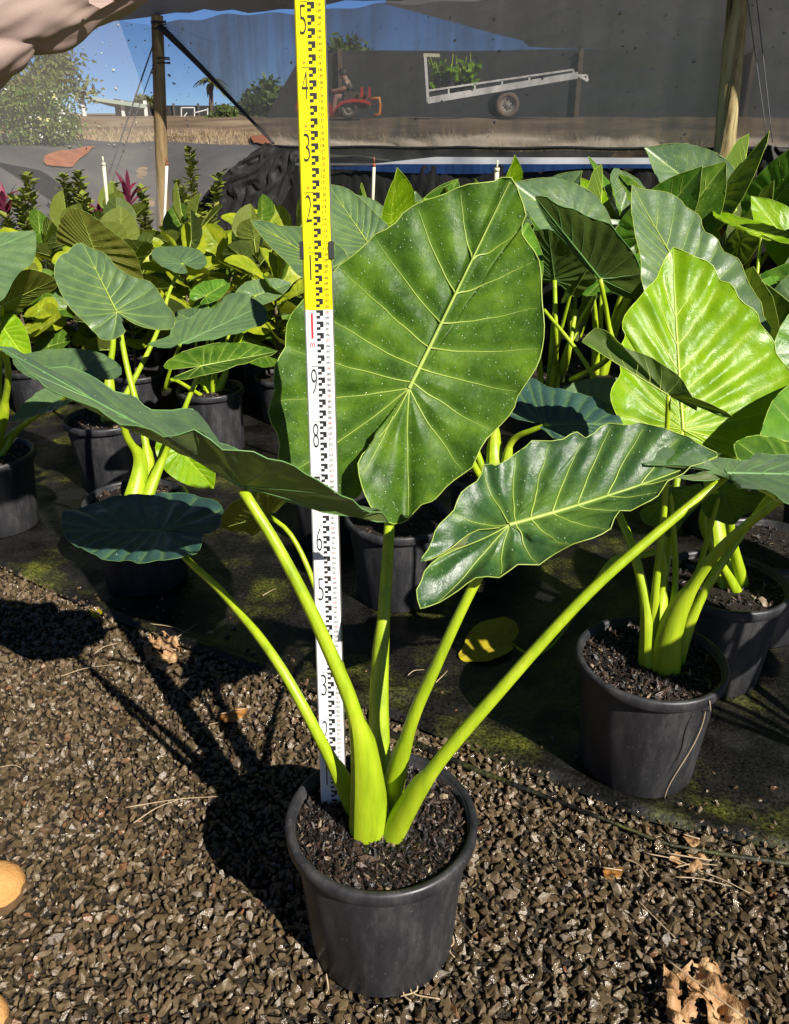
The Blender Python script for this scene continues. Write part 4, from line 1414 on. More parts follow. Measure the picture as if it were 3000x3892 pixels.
    for k in range(11, 17):
        c = P(-0.0115, 0.1 * k + 0.0072, 0.0009)
        m_.put([c + 0.0015 * (math.cos(q) * wx + math.sin(q) * ax) for q in np.linspace(0, 6.283, 10, endpoint=False)], [tuple(range(10))])
    m_.build('red_dots', M['ink_red'], b2, smooth=False)
    return base, ax, wx, face
ST_BASE, ST_AX, ST_WX, ST_FACE = staff()

# ================================================================ OTHER ELEPHANT EARS WITH THEIR OWN POSES
def plant_at(x, y, label, z=0.01, dz=0.33, r=0.183, chips=700, seg=48, name='potted_elephant_ear', group='potted elephant ears', cat='potted plant', scale=1.0):
    """potted plant whose pot rim is centred where (x, y) meets the rim height"""
    c = at_z(x, y, dz)
    c[2] = z
    e = empty(name, c, label, cat, group)
    pot(e, c, r=r * scale, rb=0.142 * scale, h=dz - z, chips=chips, seg=seg, chip_r=0.007)
    return e, c, c + np.array([0, 0, dz - z - 0.03])

# the plant on the right with the lime leaf
RC = np.array([0.635, 1.69, 0.012])
rp = empty('potted_elephant_ear', RC, 'elephant ear with a glossy lime green leaf, in the cracked pot at right', 'potted plant', 'potted elephant ears')
pot(rp, RC, chips=2200, seg=80, chip_r=0.007)
cr = RC + np.array([0.015, -0.01, 0.29])
G_out = mp(px6, [(1050, 1540, 0.0), (1000, 1610), (900, 1630), (800, 1570), (730, 1500), (690, 1430), (640, 1370), (630, 1300), (645, 1250), (690, 1200), (690, 1130), (680, 1060), (700, 1010), (740, 950), (720, 910), (715, 860), (750, 800), (800, 750), (840, 690), (890, 650), (920, 590), (960, 510), (1008, 443),
                 (1060, 470), (1120, 510), (1200, 535), (1240, 580), (1270, 640), (1340, 670), (1370, 740), (1420, 790), (1480, 830), (1500, 890), (1560, 950), (1600, 1010), (1610, 1070), (1650, 1130), (1690, 1180), (1780, 1260), (1830, 1400), (1800, 1560), (1700, 1650), (1500, 1690), (1400, 1665), (1250, 1625), (1150, 1600), (1090, 1550)])
_, Jg, Dg = px_leaf(rp, (1457, 916, 1.98), (0.04, -0.86, 0.50), G_out, 22, 'leaf_lime', 'vein_lime', 'glossy lime green heart shaped leaf', drops=520, N=180, RN=22, quilt=0.009, wave=0.016, cup=0.06, seed=8, crinkle=0.7, up=(0, -1, 0.4), wk=13)
petiole(rp, [cr + (0.0, 0.03, 0), at_y(1415, 1230, 1.80), at_y(1440, 1060, 1.92), Jg + np.array([0, 0.012, 0])], 0.020, 0.011, 0.3, base_fat=1.4)
H_out = mp(px6, [(1060, 1312, 0.02), (1110, 1335, 0.02), (1142, 1402, 0.02), (1150, 1370, 0.01), (1200, 1380), (1300, 1432), (1352, 1446), (1280, 1390, -0.03), (1200, 1350, -0.04), (1130, 1320, -0.05), (1090, 1280, -0.06), (1050, 1200, -0.06), (960, 1130, -0.06), (860, 1070, -0.05), (760, 1040, -0.04), (690, 1000, -0.04), (640, 950, -0.03), (570, 910, -0.02), (520, 940), (475, 992),
                 (530, 985, 0.03), (570, 1030, 0.04), (600, 1036, 0.05), (660, 1082, 0.06), (700, 1080, 0.06), (800, 1100, 0.07), (860, 1132, 0.08), (920, 1232, 0.08), (960, 1290, 0.05)])
_, Jh, Dh = px_leaf(rp, (1426, 843, 1.72), (0.15, -0.55, 0.82), H_out, 19, 'leaf_mid', 'vein', 'small folded leaf held in front of the lime leaf', drops=20, N=110, RN=12, quilt=0.003, wave=0.004, seed=9, up=(0, -0.3, 1))
petiole(rp, [cr + (-0.02, 0, 0), at_y(1400, 1240, 1.70), at_y(1420, 1050, 1.72), at_y(1423, 920, 1.73), Jh], 0.015, 0.0065, 0.3, base_fat=1.3)
# dark hanging blades between the petioles
q = lambda L: [(1290.3 + x * 0.2333, 841.5 + y * 0.2333) + tuple(r_) for x, y, *r_ in L]
K_out = q([(600, 830), (640, 850), (700, 860), (740, 850), (860, 815), (895, 850), (880, 960), (800, 1060), (740, 1120), (690, 1200), (620, 1280), (540, 1290), (430, 1195), (350, 1160), (318, 1080), (360, 1020), (450, 1000), (520, 900)])
_, Jk, _d = px_leaf(rp, (1432, 1040, 1.80), (0.1, -0.9, -0.15), K_out, 11, 'leaf', 'vein_dim', 'dark drooping leaf in shade above the right pot', N=80, RN=10, quilt=0.004, wave=0.004, seed=10, up=(0, -1, 0.2))
petiole(rp, [cr + (0.0, 0.01, 0), at_y(1440, 1250, 1.78), Jk + np.array([0, 0.01, 0])], 0.013, 0.007)
K2 = q([(960, 830), (1010, 800), (1100, 790), (1220, 830), (1350, 880), (1490, 880), (1470, 970), (1340, 1060), (1240, 1110), (1190, 1175), (1120, 1180), (1020, 1140), (920, 1100), (880, 1000), (900, 900)])
_, Jk, _d = px_leaf(rp, (1540, 1050, 1.85), (-0.1, -0.85, -0.2), K2, 9, 'leaf', 'vein_dim', 'dark shaded leaf right of the thick petioles', N=80, RN=10, quilt=0.004, wave=0.004, seed=11, up=(0, -1, 0.2))
petiole(rp, [cr + (0.03, 0.02, 0), at_y(1480, 1250, 1.84), Jk + np.array([0, 0.01, 0])], 0.013, 0.007)
# stout petioles of the right plant
petiole(rp, [cr + (0.02, -0.02, -0.02), at_y(1440, 1330, 1.66), at_y(1500, 1215, 1.65), at_y(1580, 1130, 1.62), at_y(1700, 1040, 1.58)], 0.026, 0.0105, 0.45, -1, base_fat=1.6)
petiole(rp, [cr + (-0.025, -0.01, -0.02), at_y(1378, 1300, 1.70), at_y(1350, 1170, 1.76), at_y(1310, 1070, 1.86), at_y(1285, 960, 1.95)], 0.019, 0.0105, 0.35, 1, base_fat=1.5)
petiole(rp, [cr + (0.045, 0.0, -0.02), at_y(1480, 1310, 1.70), at_y(1540, 1200, 1.72), at_y(1640, 1060, 1.78), at_y(1730, 950, 1.85)], 0.016, 0.009, 0.3, -1, base_fat=1.2)
# blades those petioles carry, mostly out of the picture at right
T2 = [(0, 1), (0.06, 0.93), (0.15, 0.82), (0.25, 0.66), (0.33, 0.46), (0.38, 0.24), (0.39, 0.03), (0.36, -0.14), (0.30, -0.30), (0.22, -0.40), (0.14, -0.42), (0.08, -0.33), (0.035, -0.17), (0.012, -0.03)]
def template_outline(L, wide=1.0, ang=None):
    left = [(-x * wide, y) for x, y in T2[1:]][::-1]
    full = left + [T2[0]] + [(x * wide, y) for x, y in T2[1:]]
    return np.array(full) * L, len(left)
def placed_outline(J, tipdir, normal, L, wide=1.0, fold=0.0, droop=0.0):
    t_ = unit(tipdir)
    n_ = unit(np.asarray(normal) - t_ * np.dot(normal, t_))
    s_ = np.cross(t_, n_)
    O2, ti = template_outline(L, wide)
    out = []
    for x, y in O2:
        out.append(np.asarray(J) + s_ * x + t_ * y + n_ * (fold * abs(x) - droop * (y / L) ** 2 * L * 0.3 * (1 if y > 0 else 0.6)))
    return np.array(out), ti
def own_leaf(parent, J, tipdir, normal, L, mat, vmat, label=None, wide=1.0, fold=0.15, droop=0.3, drops=0, seed=0, **k):
    O, ti = placed_outline(J, tipdir, normal, L, wide, fold, droop)
    D = leaf_data(J, O, ti, up=normal, seed=seed, **k)
    return put_leaf(parent, D, M[mat], M[vmat], label, drops)
own_leaf(rp, at_y(1700, 1040, 1.58), (0.8, 0.3, -0.3), (0.1, -0.3, 0.9), 0.36, 'leaf', 'vein', None, seed=21, N=80, RN=10)
own_leaf(rp, at_y(1730, 950, 1.85), (0.5, 0.5, 0.2), (0.3, -0.6, 0.8), 0.36, 'leaf_mid', 'vein', None, seed=22, N=80, RN=10)
# shaded blue leaf left of the lime leaf
L_out = mp(px6, [(200, 1470), (120, 1460), (60, 1440), (30, 1400), (60, 1350), (110, 1290), (150, 1230), (190, 1205), (260, 1250), (330, 1270), (430, 1290), (520, 1310), (600, 1350), (670, 1410), (715, 1470), (690, 1540), (600, 1580), (500, 1560), (400, 1570), (330, 1560), (280, 1530), (230, 1500)])
_, Jl, _d = px_leaf(rp, at_ := (1160, 905, 1.95), (0.05, -0.35, 0.95), L_out, 14, 'leaf_shade_navy', 'vein_dim', 'blue green leaf half in shade left of the lime leaf', N=100, RN=12, quilt=0.006, wave=0.006, seed=12, drops=40)
Jend = at_y(1285, 960, 1.95)
petiole(rp, [Jend, (Jend + Jl) / 2 + np.array([0, 0, 0.0]), Jl], 0.0105, 0.008)
# dying yellow leaf lying on the mat with its bent stalk
yl = at_z(1100, 1392, 0.03)
Yo = [at_z(x, y, z) for x, y, z in [(1095, 1385, 0.03), (1070, 1400, 0.02), (1030, 1412, 0.015), (985, 1408, 0.012), (978, 1395, 0.012), (990, 1380, 0.02), (995, 1360, 0.035), (1015, 1335, 0.05), (1040, 1322, 0.06), (1075, 1318, 0.06), (1098, 1328, 0.055), (1106, 1345, 0.05), (1100, 1365, 0.04)]]
D = leaf_data(at_z(1090, 1372, 0.035), Yo, 4, N=80, RN=10, quilt=0.004, wave=0.008, seed=14, up=(0, -0.5, 1))
put_leaf(rp, D, M['yellow_leaf'], M['yellow_leaf'], 'dying yellow leaf collapsed on the weed mat')
petiole(rp, [cr + (-0.02, 0.03, -0.02), at_y(1420, 1195, 1.78), at_y(1370, 1184, 1.76), at_y(1318, 1188, 1.72), at_y(1275, 1235, 1.68), at_z(1215, 1330, 0.12), at_z(1165, 1388, 0.02), at_z(1130, 1396, 0.02), at_z(1090, 1372, 0.03)], 0.011, 0.005)
# hair root and crack on the right pot
mb = MB()
pts = []
for t_ in np.linspace(0, 1, 30):
    h = 0.335 - 0.32 * t_
    rr = (0.187 if h > 0.30 else 0.142 + (0.170 - 0.142) * h / 0.3 + 0.003)
    an = R(-62 + 8 * math.sin(5 * t_) - 6 * t_)
    pts.append(RC + np.array([rr * math.cos(an), rr * math.sin(an), h - 0.012]))
mb.tube(pts, 0.0016, 5)
mb.build('hanging_root', M['straw'], rp)
mb = MB()
pts = []
for t_ in np.linspace(0, 1, 26):
    h = 0.28 - 0.24 * t_
    rr = 0.142 + (0.170 - 0.142) * h / 0.3 + 0.0004
    an = R(-70 - 2 * math.sin(9 * t_) - 12 * t_ ** 2)
    pts.append(RC + np.array([rr * math.cos(an), rr * math.sin(an), h]))
mb.tube(pts, 0.0010, 5)
mb.build('crack', M['black_rope'], rp)

# the plant in the middle left (pot just above the shaded leaf)
p1_, c1, k1 = plant_at(289, 1062, 'elephant ear with thick lime base in the pot above the flat shaded leaf', chips=900, seg=64)
K_o = mp(px4, [(700, 640), (735, 700), (690, 740), (600, 755), (560, 720), (490, 650), (420, 580), (370, 510), (340, 440), (320, 400), (325, 330), (350, 270), (400, 240), (440, 200), (478, 188), (520, 215), (590, 240), (640, 280), (680, 330), (740, 370), (770, 390), (860, 410), (900, 440), (940, 500), (970, 550), (1010, 600), (1025, 650), (1000, 690), (900, 695), (800, 670), (735, 640)])
_, Jx, _d = px_leaf(p1_, (249, 665, 2.95), (-0.05, -0.72, 0.70), K_o, 14, 'leaf_blue', 'vein', 'pale grey green leaf with toothed wavy edge', drops=110, N=160, RN=16, quilt=0.006, wave=0.006, cup=0.05, seed=15, up=(0, -1, 0.5), wk=26)
petiole(p1_, [k1 + (0.0, 0.02, 0), at_y(312, 960, 2.80), at_y(268, 770, 2.92), Jx + np.array([0, 0.01, 0])], 0.022, 0.011, 0.3, base_fat=1.5)
petiole(p1_, [k1 + (-0.02, -0.02, 0), at_y(296, 985, 2.70), at_y(270, 930, 2.66), at_y(245, 860, 2.62), at_y(170, 800, 2.58)], 0.024, 0.010, 0.4, base_fat=1.7)
petiole(p1_, [k1 + (0.03, -0.02, 0), at_y(345, 985, 2.71), at_y(368, 930, 2.72), at_y(390, 880, 2.74), at_y(430, 780, 2.78)], 0.018, 0.009, 0.35, -1, base_fat=1.5)
own_leaf(p1_, at_y(170, 800, 2.58), (-0.6, 0.3, 0.1), (0, -0.2, 1), 0.30, 'leaf_blue', 'vein_dim', None, seed=23, N=70, RN=9)
own_leaf(p1_, at_y(430, 780, 2.78), (0.6, 0.3, 0.1), (0, -0.2, 1), 0.28, 'leaf', 'vein', None, seed=24, N=70, RN=9)
own_leaf(p1_, at_y(385, 960, 2.82), (0.35, 0.0, -0.5), (0.2, -0.85, 0.35), 0.19, 'leaf_lime', 'vein_lime', 'small bright leaf hanging against the pot rim', seed=25, N=70, RN=9, wide=1.2)
petiole(p1_, [k1 + (0.03, 0.03, 0), at_y(360, 950, 2.80), at_y(385, 960, 2.82)], 0.008, 0.005)

p2_, c2, k2 = plant_at(225, 888, 'elephant ear in the glossy pot half hidden behind the long left leaf', chips=500)
petiole(p2_, [k2, at_y(232, 800, 3.60), at_y(240, 700, 3.65), at_y(200, 560, 3.75)], 0.024, 0.010, 0.3, base_fat=1.4)
Pg = [(118, 520), (124, 484), (144, 448), (168, 446), (200, 464), (236, 492), (262, 514), (290, 545), (300, 580), (305, 600), (270, 590), (230, 575), (190, 560), (140, 545)]
_, Jx, _d = px_leaf(p2_, (205, 545, 3.75), (0.1, -0.9, -0.35), Pg, 3, 'leaf_gold_glow', 'vein', 'golden underside of a leaf tinted as if backlit, behind the pale one', N=110, RN=12, quilt=0.008, wave=0.008, seed=16, up=(0, 0.8, 0.5))
petiole(p2_, [k2 + (0.02, 0.02, 0), at_y(330, 720, 3.72), at_y(362, 620, 3.80), at_y(390, 562, 3.86)], 0.018, 0.009, base_fat=1.3)
own_leaf(p2_, at_y(390, 562, 3.86), (-0.4, 0.5, 0.15), (0.1, -0.4, 0.9), 0.27, 'leaf_blue', 'vein_dim', 'blue green leaf lying above the fig leaves', seed=26, N=80, RN=10)

p3_, c3, k3 = plant_at(448, 826, 'smaller elephant ear in the sunlit pot behind the staff foot, left of the big leaf', r=0.165, chips=350)
L_o = mp(px4, [(1000, 800), (930, 802), (858, 778), (900, 760), (980, 740), (1000, 690), (1050, 640), (1100, 630), (1190, 570), (1270, 560), (1310, 500), (1390, 490), (1440, 500), (1530, 550), (1552, 590), (1550, 660), (1480, 680), (1400, 710), (1330, 720), (1250, 745), (1150, 755), (1090, 775)])
_, Jx, _d = px_leaf(p3_, (385, 733, 3.55), (-0.1, -0.45, 0.88), L_o, 13, 'leaf_blue', 'vein_dim', 'blue green leaf tilted right above the sunlit pot', drops=40, N=110, RN=12, quilt=0.007, wave=0.008, seed=17, up=(0, -0.5, 1))
petiole(p3_, [k3 + (-0.03, -0.05, 0), at_y(370, 810, 3.75), at_y(352, 830, 3.62), at_y(366, 780, 3.57), Jx], 0.014, 0.008)
for q_, (x, y, Y_) in enumerate([(425, 700, 4.02), (452, 690, 4.1), (500, 700, 4.02), (440, 640, 4.2), (545, 640, 4.15)]):
    Jn = at_y(x, y - 10, Y_)
    petiole(p3_, [k3 + np.array([0.012 * (q_ - 2), 0, 0]), (k3 + Jn) / 2 + np.array([0.02 * (q_ - 2), 0, 0.03]), Jn], 0.017, 0.007, 0.25, base_fat=1.3)
    own_leaf(p3_, Jn, (0.25 * (q_ - 2), 0.4, 0.15), (0.1 * (q_ - 2), -0.5, 0.85), 0.19 + 0.03 * (q_ % 3), ['leaf_blue', 'leaf', 'leaf_lime', 'leaf_mid', 'leaf_blue'][q_], 'vein', None, seed=30 + q_, N=70, RN=9)
petiole(p3_, [k3 + (0.0, -0.03, 0.0), at_y(425, 815, 3.9), at_y(405, 850, 3.85), at_y(393, 890, 3.8)], 0.009, 0.005)
petiole(p3_, [k3 + (0.02, -0.04, 0.0), at_y(455, 800, 3.9), at_y(490, 750, 3.8), at_y(512, 700, 3.75)], 0.012, 0.007)

# plant at the left edge
p4_, c4, k4 = plant_at(-30, 965, 'elephant ear in the pot cut off by the left edge', chips=500)
M_o = mp(px4, [(-330, 200), (-250, 150), (-120, 130), (0, 130), (100, 125), (205, 122), (212, 200), (190, 300), (130, 350), (80, 410), (30, 500), (0, 530), (-100, 600), (-250, 600), (-350, 500)])
_, Jx, _d = px_leaf(p4_, at_2 := (-90, 560, 2.75), (0.25, -0.55, 0.80), M_o, 5, 'leaf_blue', 'vein_dim', 'blue green leaf folded down at the left edge', drops=60, N=100, RN=12, quilt=0.006, wave=0.006, seed=18, up=(0, -0.5, 1))
petiole(p4_, [k4 + (0.0, 0, 0), at_y(10, 860, 3.05), at_y(12, 760, 2.95), at_y(-60, 620, 2.8), Jx], 0.020, 0.010, 0.3, base_fat=1.5)
M2 = mp(px4, [(-60, 560), (0, 470), (60, 400), (140, 350), (240, 358), (322, 400), (325, 450), (260, 480), (200, 520), (100, 590), (0, 605), (-50, 600)])
_, Jx, _d = px_leaf(p4_, (5, 650, 2.95), (0.1, -0.7, -0.6), M2, 5, 'leaf_gold_glow', 'vein', 'golden brown leaf underside near the left edge', N=90, RN=12, quilt=0.005, wave=0.006, seed=19, up=(0, 0.6, 0.6))
petiole(p4_, [k4 + (0.03, 0.02, 0), at_y(0, 800, 3.1), Jx], 0.015, 0.008)
petiole(p4_, [k4 + (0.04, 0, 0), at_y(30, 925, 3.12), at_y(80, 885, 3.05), at_y(130, 855, 3.0), at_y(160, 825, 2.95)], 0.017, 0.009, 0.3, -1, base_fat=1.4)
own_leaf(p4_, at_y(130, 850, 3.0), (-0.35, -0.2, -0.1), (0, -0.3, 1), 0.2, 'leaf_blue', 'vein_dim', None, seed=35, N=70, RN=9)
own_leaf(p4_, at_y(8, 700, 2.95), (0.3, -0.2, -0.35), (0.2, -0.7, 0.6), 0.16, 'leaf_lime', 'vein_lime', None, seed=36, N=70, RN=9)

# the plant straight behind the big leaf
p5_, c5, k5 = plant_at(1055, 1005, 'elephant ear mostly hidden behind the big central leaf', chips=300)
N_o = [(700, 600), (668, 604), (640, 590), (612, 560), (580, 530), (555, 500), (534, 470), (568, 472), (600, 482), (648, 486), (690, 505), (730, 530), (745, 560), (735, 590)]
_, Jx, _d = px_leaf(p5_, (705, 572, 2.75), (-0.2, -0.6, 0.75), N_o, 6, 'leaf_blue', 'vein', 'blue green leaf poking out left of the staff', drops=50, N=100, RN=12, quilt=0.006, wave=0.006, seed=20, up=(0, -0.5, 1))
petiole(p5_, [k5 + (-0.05, 0, 0), at_y(900, 800, 2.85), Jx], 0.018, 0.008)
O_o = [(790, 545), (750, 560), (720, 545), (705, 510), (698, 450), (700, 393), (740, 402), (770, 425), (800, 455), (828, 482), (850, 520), (845, 560), (815, 565)]
_, Jx, _d = px_leaf(p5_, (790, 525, 3.1), (-0.1, -0.75, 0.62), O_o, 5, 'leaf_blue', 'vein', 'pale green leaf standing behind the staff at its right', drops=60, N=100, RN=12, quilt=0.006, wave=0.006, cup=0.05, seed=21, up=(0, -1, 0.5))
petiole(p5_, [k5 + (-0.03, 0.03, 0), at_y(950, 800, 3.0), Jx], 0.018, 0.008)
petiole(p5_, [k5 + (0.0, -0.02, -0.01), at_y(1052, 950, 2.95), at_y(1060, 800, 3.0), at_y(1050, 620, 3.1)], 0.024, 0.010, 0.3, base_fat=1.8)
petiole(p5_, [k5 + (0.03, -0.02, -0.01), at_y(1090, 945, 2.9), at_y(1140, 915, 2.85), at_y(1240, 880, 2.8)], 0.02, 0.009, 0.3, base_fat=1.4)
own_leaf(p5_, at_y(1050, 620, 3.1), (0.3, 0.5, 0.4), (0.1, -0.8, 0.6), 0.4, 'leaf_mid', 'vein', None, seed=37, N=80, RN=10)
own_leaf(p5_, at_y(1240, 880, 2.8), (0.7, 0.2, 0.2), (0.1, -0.5, 0.8), 0.3, 'leaf_blue', 'vein_dim', None, seed=38, N=80, RN=10)

# right middle: pale leaf, two dark undersides
p6_, c6, k6 = plant_at(1545, 1235, 'elephant ear in the shaded pot behind the cracked one', chips=500)
I_o = mp(px6, [(1100, 820), (1000, 850), (900, 800), (830, 665), (820, 580), (815, 500), (790, 400), (770, 280), (765, 200), (768, 83), (840, 110), (950, 120), (1040, 160), (1080, 210), (1160, 260), (1190, 350), (1270, 400), (1300, 470), (1390, 520), (1420, 600), (1480, 720), (1520, 780), (1530, 850), (1575, 920), (1555, 965), (1450, 1000), (1300, 960), (1230, 850)])
_, Jx, _d = px_leaf(p6_, (1490, 640, 2.55), (-0.05, -0.74, 0.68), I_o, 9, 'leaf_blue', 'vein', 'tall pale grey green leaf behind the lime leaf', drops=240, N=160, RN=16, quilt=0.007, wave=0.007, cup=0.05, seed=22, up=(0, -1, 0.5), wk=16)
petiole(p6_, [k6, at_y(1510, 1000, 2.25), at_y(1500, 800, 2.45), Jx + np.array([0, 0.012, 0])], 0.024, 0.011, 0.35, base_fat=1.5)
petiole(p6_, [k6 + (0.03, -0.03, 0), at_y(1500, 1120, 2.02), at_y(1530, 1050, 2.0)], 0.018, 0.012, base_fat=1.3)
petiole(p6_, [k6 + (0.06, 0, 0), at_y(1560, 1080, 2.06), at_y(1660, 850, 2.1), at_y(1760, 760, 2.15)], 0.018, 0.010, base_fat=1.3)
own_leaf(p6_, at_y(1760, 760, 2.15), (0.4, 0.3, 0.4), (-0.1, -0.8, 0.6), 0.36, 'leaf_mid', 'vein', None, seed=39, N=80, RN=10)
p7_, c7, k7 = plant_at(1185, 800, 'elephant ear whose dark leaf undersides show right of the big leaf', chips=200)
J2 = mp(px6, [(650, 705), (720, 735), (760, 748), (800, 752), (832, 660), (820, 580), (790, 500), (740, 430), (690, 370), (640, 310), (560, 290), (490, 260), (430, 220), (370, 210), (310, 180), (260, 145), (205, 148), (240, 230), (290, 310), (350, 390), (430, 480), (500, 560), (550, 600)])
_, Jx, _d = px_leaf(p7_, (1280, 594, 3.3), (0.12, -0.80, -0.60), J2, 16, 'leaf_mid', 'vein_dim', 'dark underside of a leaf slanting down to the right', N=130, RN=14, quilt=0.006, wave=0.006, seed=23, up=(0, 0.8, 0.6))
petiole(p7_, [k7 + (0.08, 0, 0), at_y(1300, 760, 3.4), at_y(1296, 680, 3.34), Jx], 0.022, 0.011)
J3 = mp(px6, [(300, 650), (250, 650), (205, 560), (170, 470), (135, 385), (200, 352), (282, 338), (340, 370), (420, 450), (530, 580), (560, 640), (500, 690), (450, 745), (400, 700), (345, 655)])
_, Jx, _d = px_leaf(p7_, (1183, 597, 3.5), (-0.1, -0.80, -0.55), J3, 6, 'leaf_mid', 'vein_dim', 'darkest leaf underside beside the right edge of the big leaf', N=110, RN=12, quilt=0.006, wave=0.006, seed=24, up=(0, 0.8, 0.6))
petiole(p7_, [k7, at_y(1186, 740, 3.5), Jx], 0.020, 0.011)
petiole(p7_, [k7 + (0.02, -0.03, 0), at_y(1210, 770, 3.45), at_y(1228, 660, 3.5)], 0.020, 0.011)
petiole(p7_, [at_y(1275, 815, 3.2), at_y(1225, 740, 3.3), at_y(1160, 660, 3.4)], 0.012, 0.009)

# ================================================================ ROWS OF PLANTS BEHIND
def ear_variant(k):
    rng = np.random.default_rng(100 + k)
    root = empty('potted_elephant_ear', (0, 0, 0), None, 'potted plant', 'potted elephant ears')
    pot(root, (0, 0, 0.01), chips=0, seg=36, h=0.31)
    c = np.array([0, 0, 0.29])
    nl = 6
    for i in range(nl):
        a = R(360 / nl * i + rng.uniform(-20, 20))
        reach = rng.uniform(0.16, 0.34)
        h = rng.uniform(0.78, 1.06)
        J = np.array([math.cos(a) * reach, math.sin(a) * reach, h])
        tipd = np.array([math.cos(a) * 0.6 + rng.normal() * 0.25, math.sin(a) * 0.5 + 0.15, rng.uniform(0.0, 0.75)])
        nr = np.array([0.15 + rng.normal() * 0.22, -0.65 + rng.normal() * 0.2, 0.72])
        if i == k % nl:
            nr = np.array([rng.normal() * 0.3, 0.5, 0.7])
            tipd[2] = 0.8
        P = [c + np.array([math.cos(a), math.sin(a), 0]) * 0.02, c + np.array([math.cos(a) * reach * 0.35, math.sin(a) * reach * 0.35, (h - 0.29) * 0.5]), J]
        petiole(root, P, 0.020, 0.009, base_fat=1.4, seg=8)
        mt = ['leaf_blue', 'leaf_mid', 'leaf', 'leaf_blue', 'leaf_lime', 'leaf_mid'][(i + k) % 6]
        own_leaf(root, J, tipd, nr, rng.uniform(0.30, 0.42), mt, 'vein_lime' if mt == 'leaf_lime' else 'vein', seed=200 + 10 * k + i, N=64, RN=9, wide=rng.uniform(0.9, 1.1), fold=rng.uniform(0.0, 0.3), droop=rng.uniform(0.1, 0.5), quilt=0.007, wave=0.014, cup=0.06, drops=40 if i < 3 else 0)
    return root
EARV = [ear_variant(k) for k in range(4)]
used = set()
def ear(x, y, rot, sc, k, label):
    o = EARV[k]
    if k in used:
        o = copy_tree(o)
    used.add(k)
    o.location = (x, y, 0.005)
    o.rotation_euler = (0, 0, R(rot))
    o.scale = (sc, sc, sc)
    o['label'] = label
EARS = [(0.10, 4.15, -10, 0.98, 0, 'elephant ear just right of the staff in the back rows'),
        (0.62, 4.75, 18, 1.00, 1, 'elephant ear behind the tip of the big central leaf'),
        (1.08, 4.25, -20, 1.02, 2, 'elephant ear in the back rows with a leaf rising over the dark undersides'),
        (1.55, 3.55, 8, 1.02, 3, 'elephant ear directly behind the tall pale leaf'),
        (1.62, 4.55, 25, 1.08, 0, 'elephant ear two rows behind the tall pale leaf'),
        (2.12, 3.95, -12, 1.05, 1, 'elephant ear in front of the pale leaning pole'),
        (2.20, 3.10, 14, 1.0, 2, 'elephant ear at the right edge behind the lime leaf'),
        (2.75, 3.55, -25, 1.08, 3, 'elephant ear at the right edge, second row back'),
        (2.62, 4.45, 5, 1.08, 0, 'elephant ear right of the pale pole against the black skirt'),
        (1.60, 2.75, -6, 0.92, 3, 'elephant ear in the right part of the row behind the shaded pot'),
        (1.12, 5.10, 32, 1.0, 3, 'elephant ear farthest back against the blue tarpaulin'),
        (0.72, 3.75, -30, 0.9, 1, 'elephant ear in the shade behind the big leaf, right side'),
        (-0.02, 5.3, 12, 0.9, 2, 'elephant ear in the last row behind the staff'),
        (1.95, 4.85, -35, 1.12, 2, 'elephant ear just left of the foot of the pale pole'),
        (1.32, 3.05, 22, 0.88, 1, 'elephant ear peeping over the lime leaf from behind'),
        (0.75, 5.35, -8, 0.98, 0, 'elephant ear below the white tarpaulin strip'),
        (2.45, 3.95, 30, 1.1, 2, 'elephant ear in front of the draped black plastic'),
        (1.48, 5.2, -15, 1.06, 1, 'elephant ear in the last row left of the pale pole')]
EARS.append((1.52, 1.28, 20, 0.95, 2, 'elephant ear just outside the right edge, shading the pots behind'))
for e_ in EARS:
    ear(*e_)
# shaded pots seen between the stems
for (x, y, lab) in [(850, 1090, 'empty-looking black pot in deep shade right behind the front plant'), (1640, 1150, 'black pot in shade at the right edge behind two others'), (700, 985, 'black pot in deep shade left of the big leaf')]:
    c_ = at_z(x, y, 0.33)
    c_[2] = 0.01
    e_ = empty('plant_pot', c_, lab, 'pot', 'shaded pots')
    pot(e_, c_, chips=300, seg=40, h=0.31)

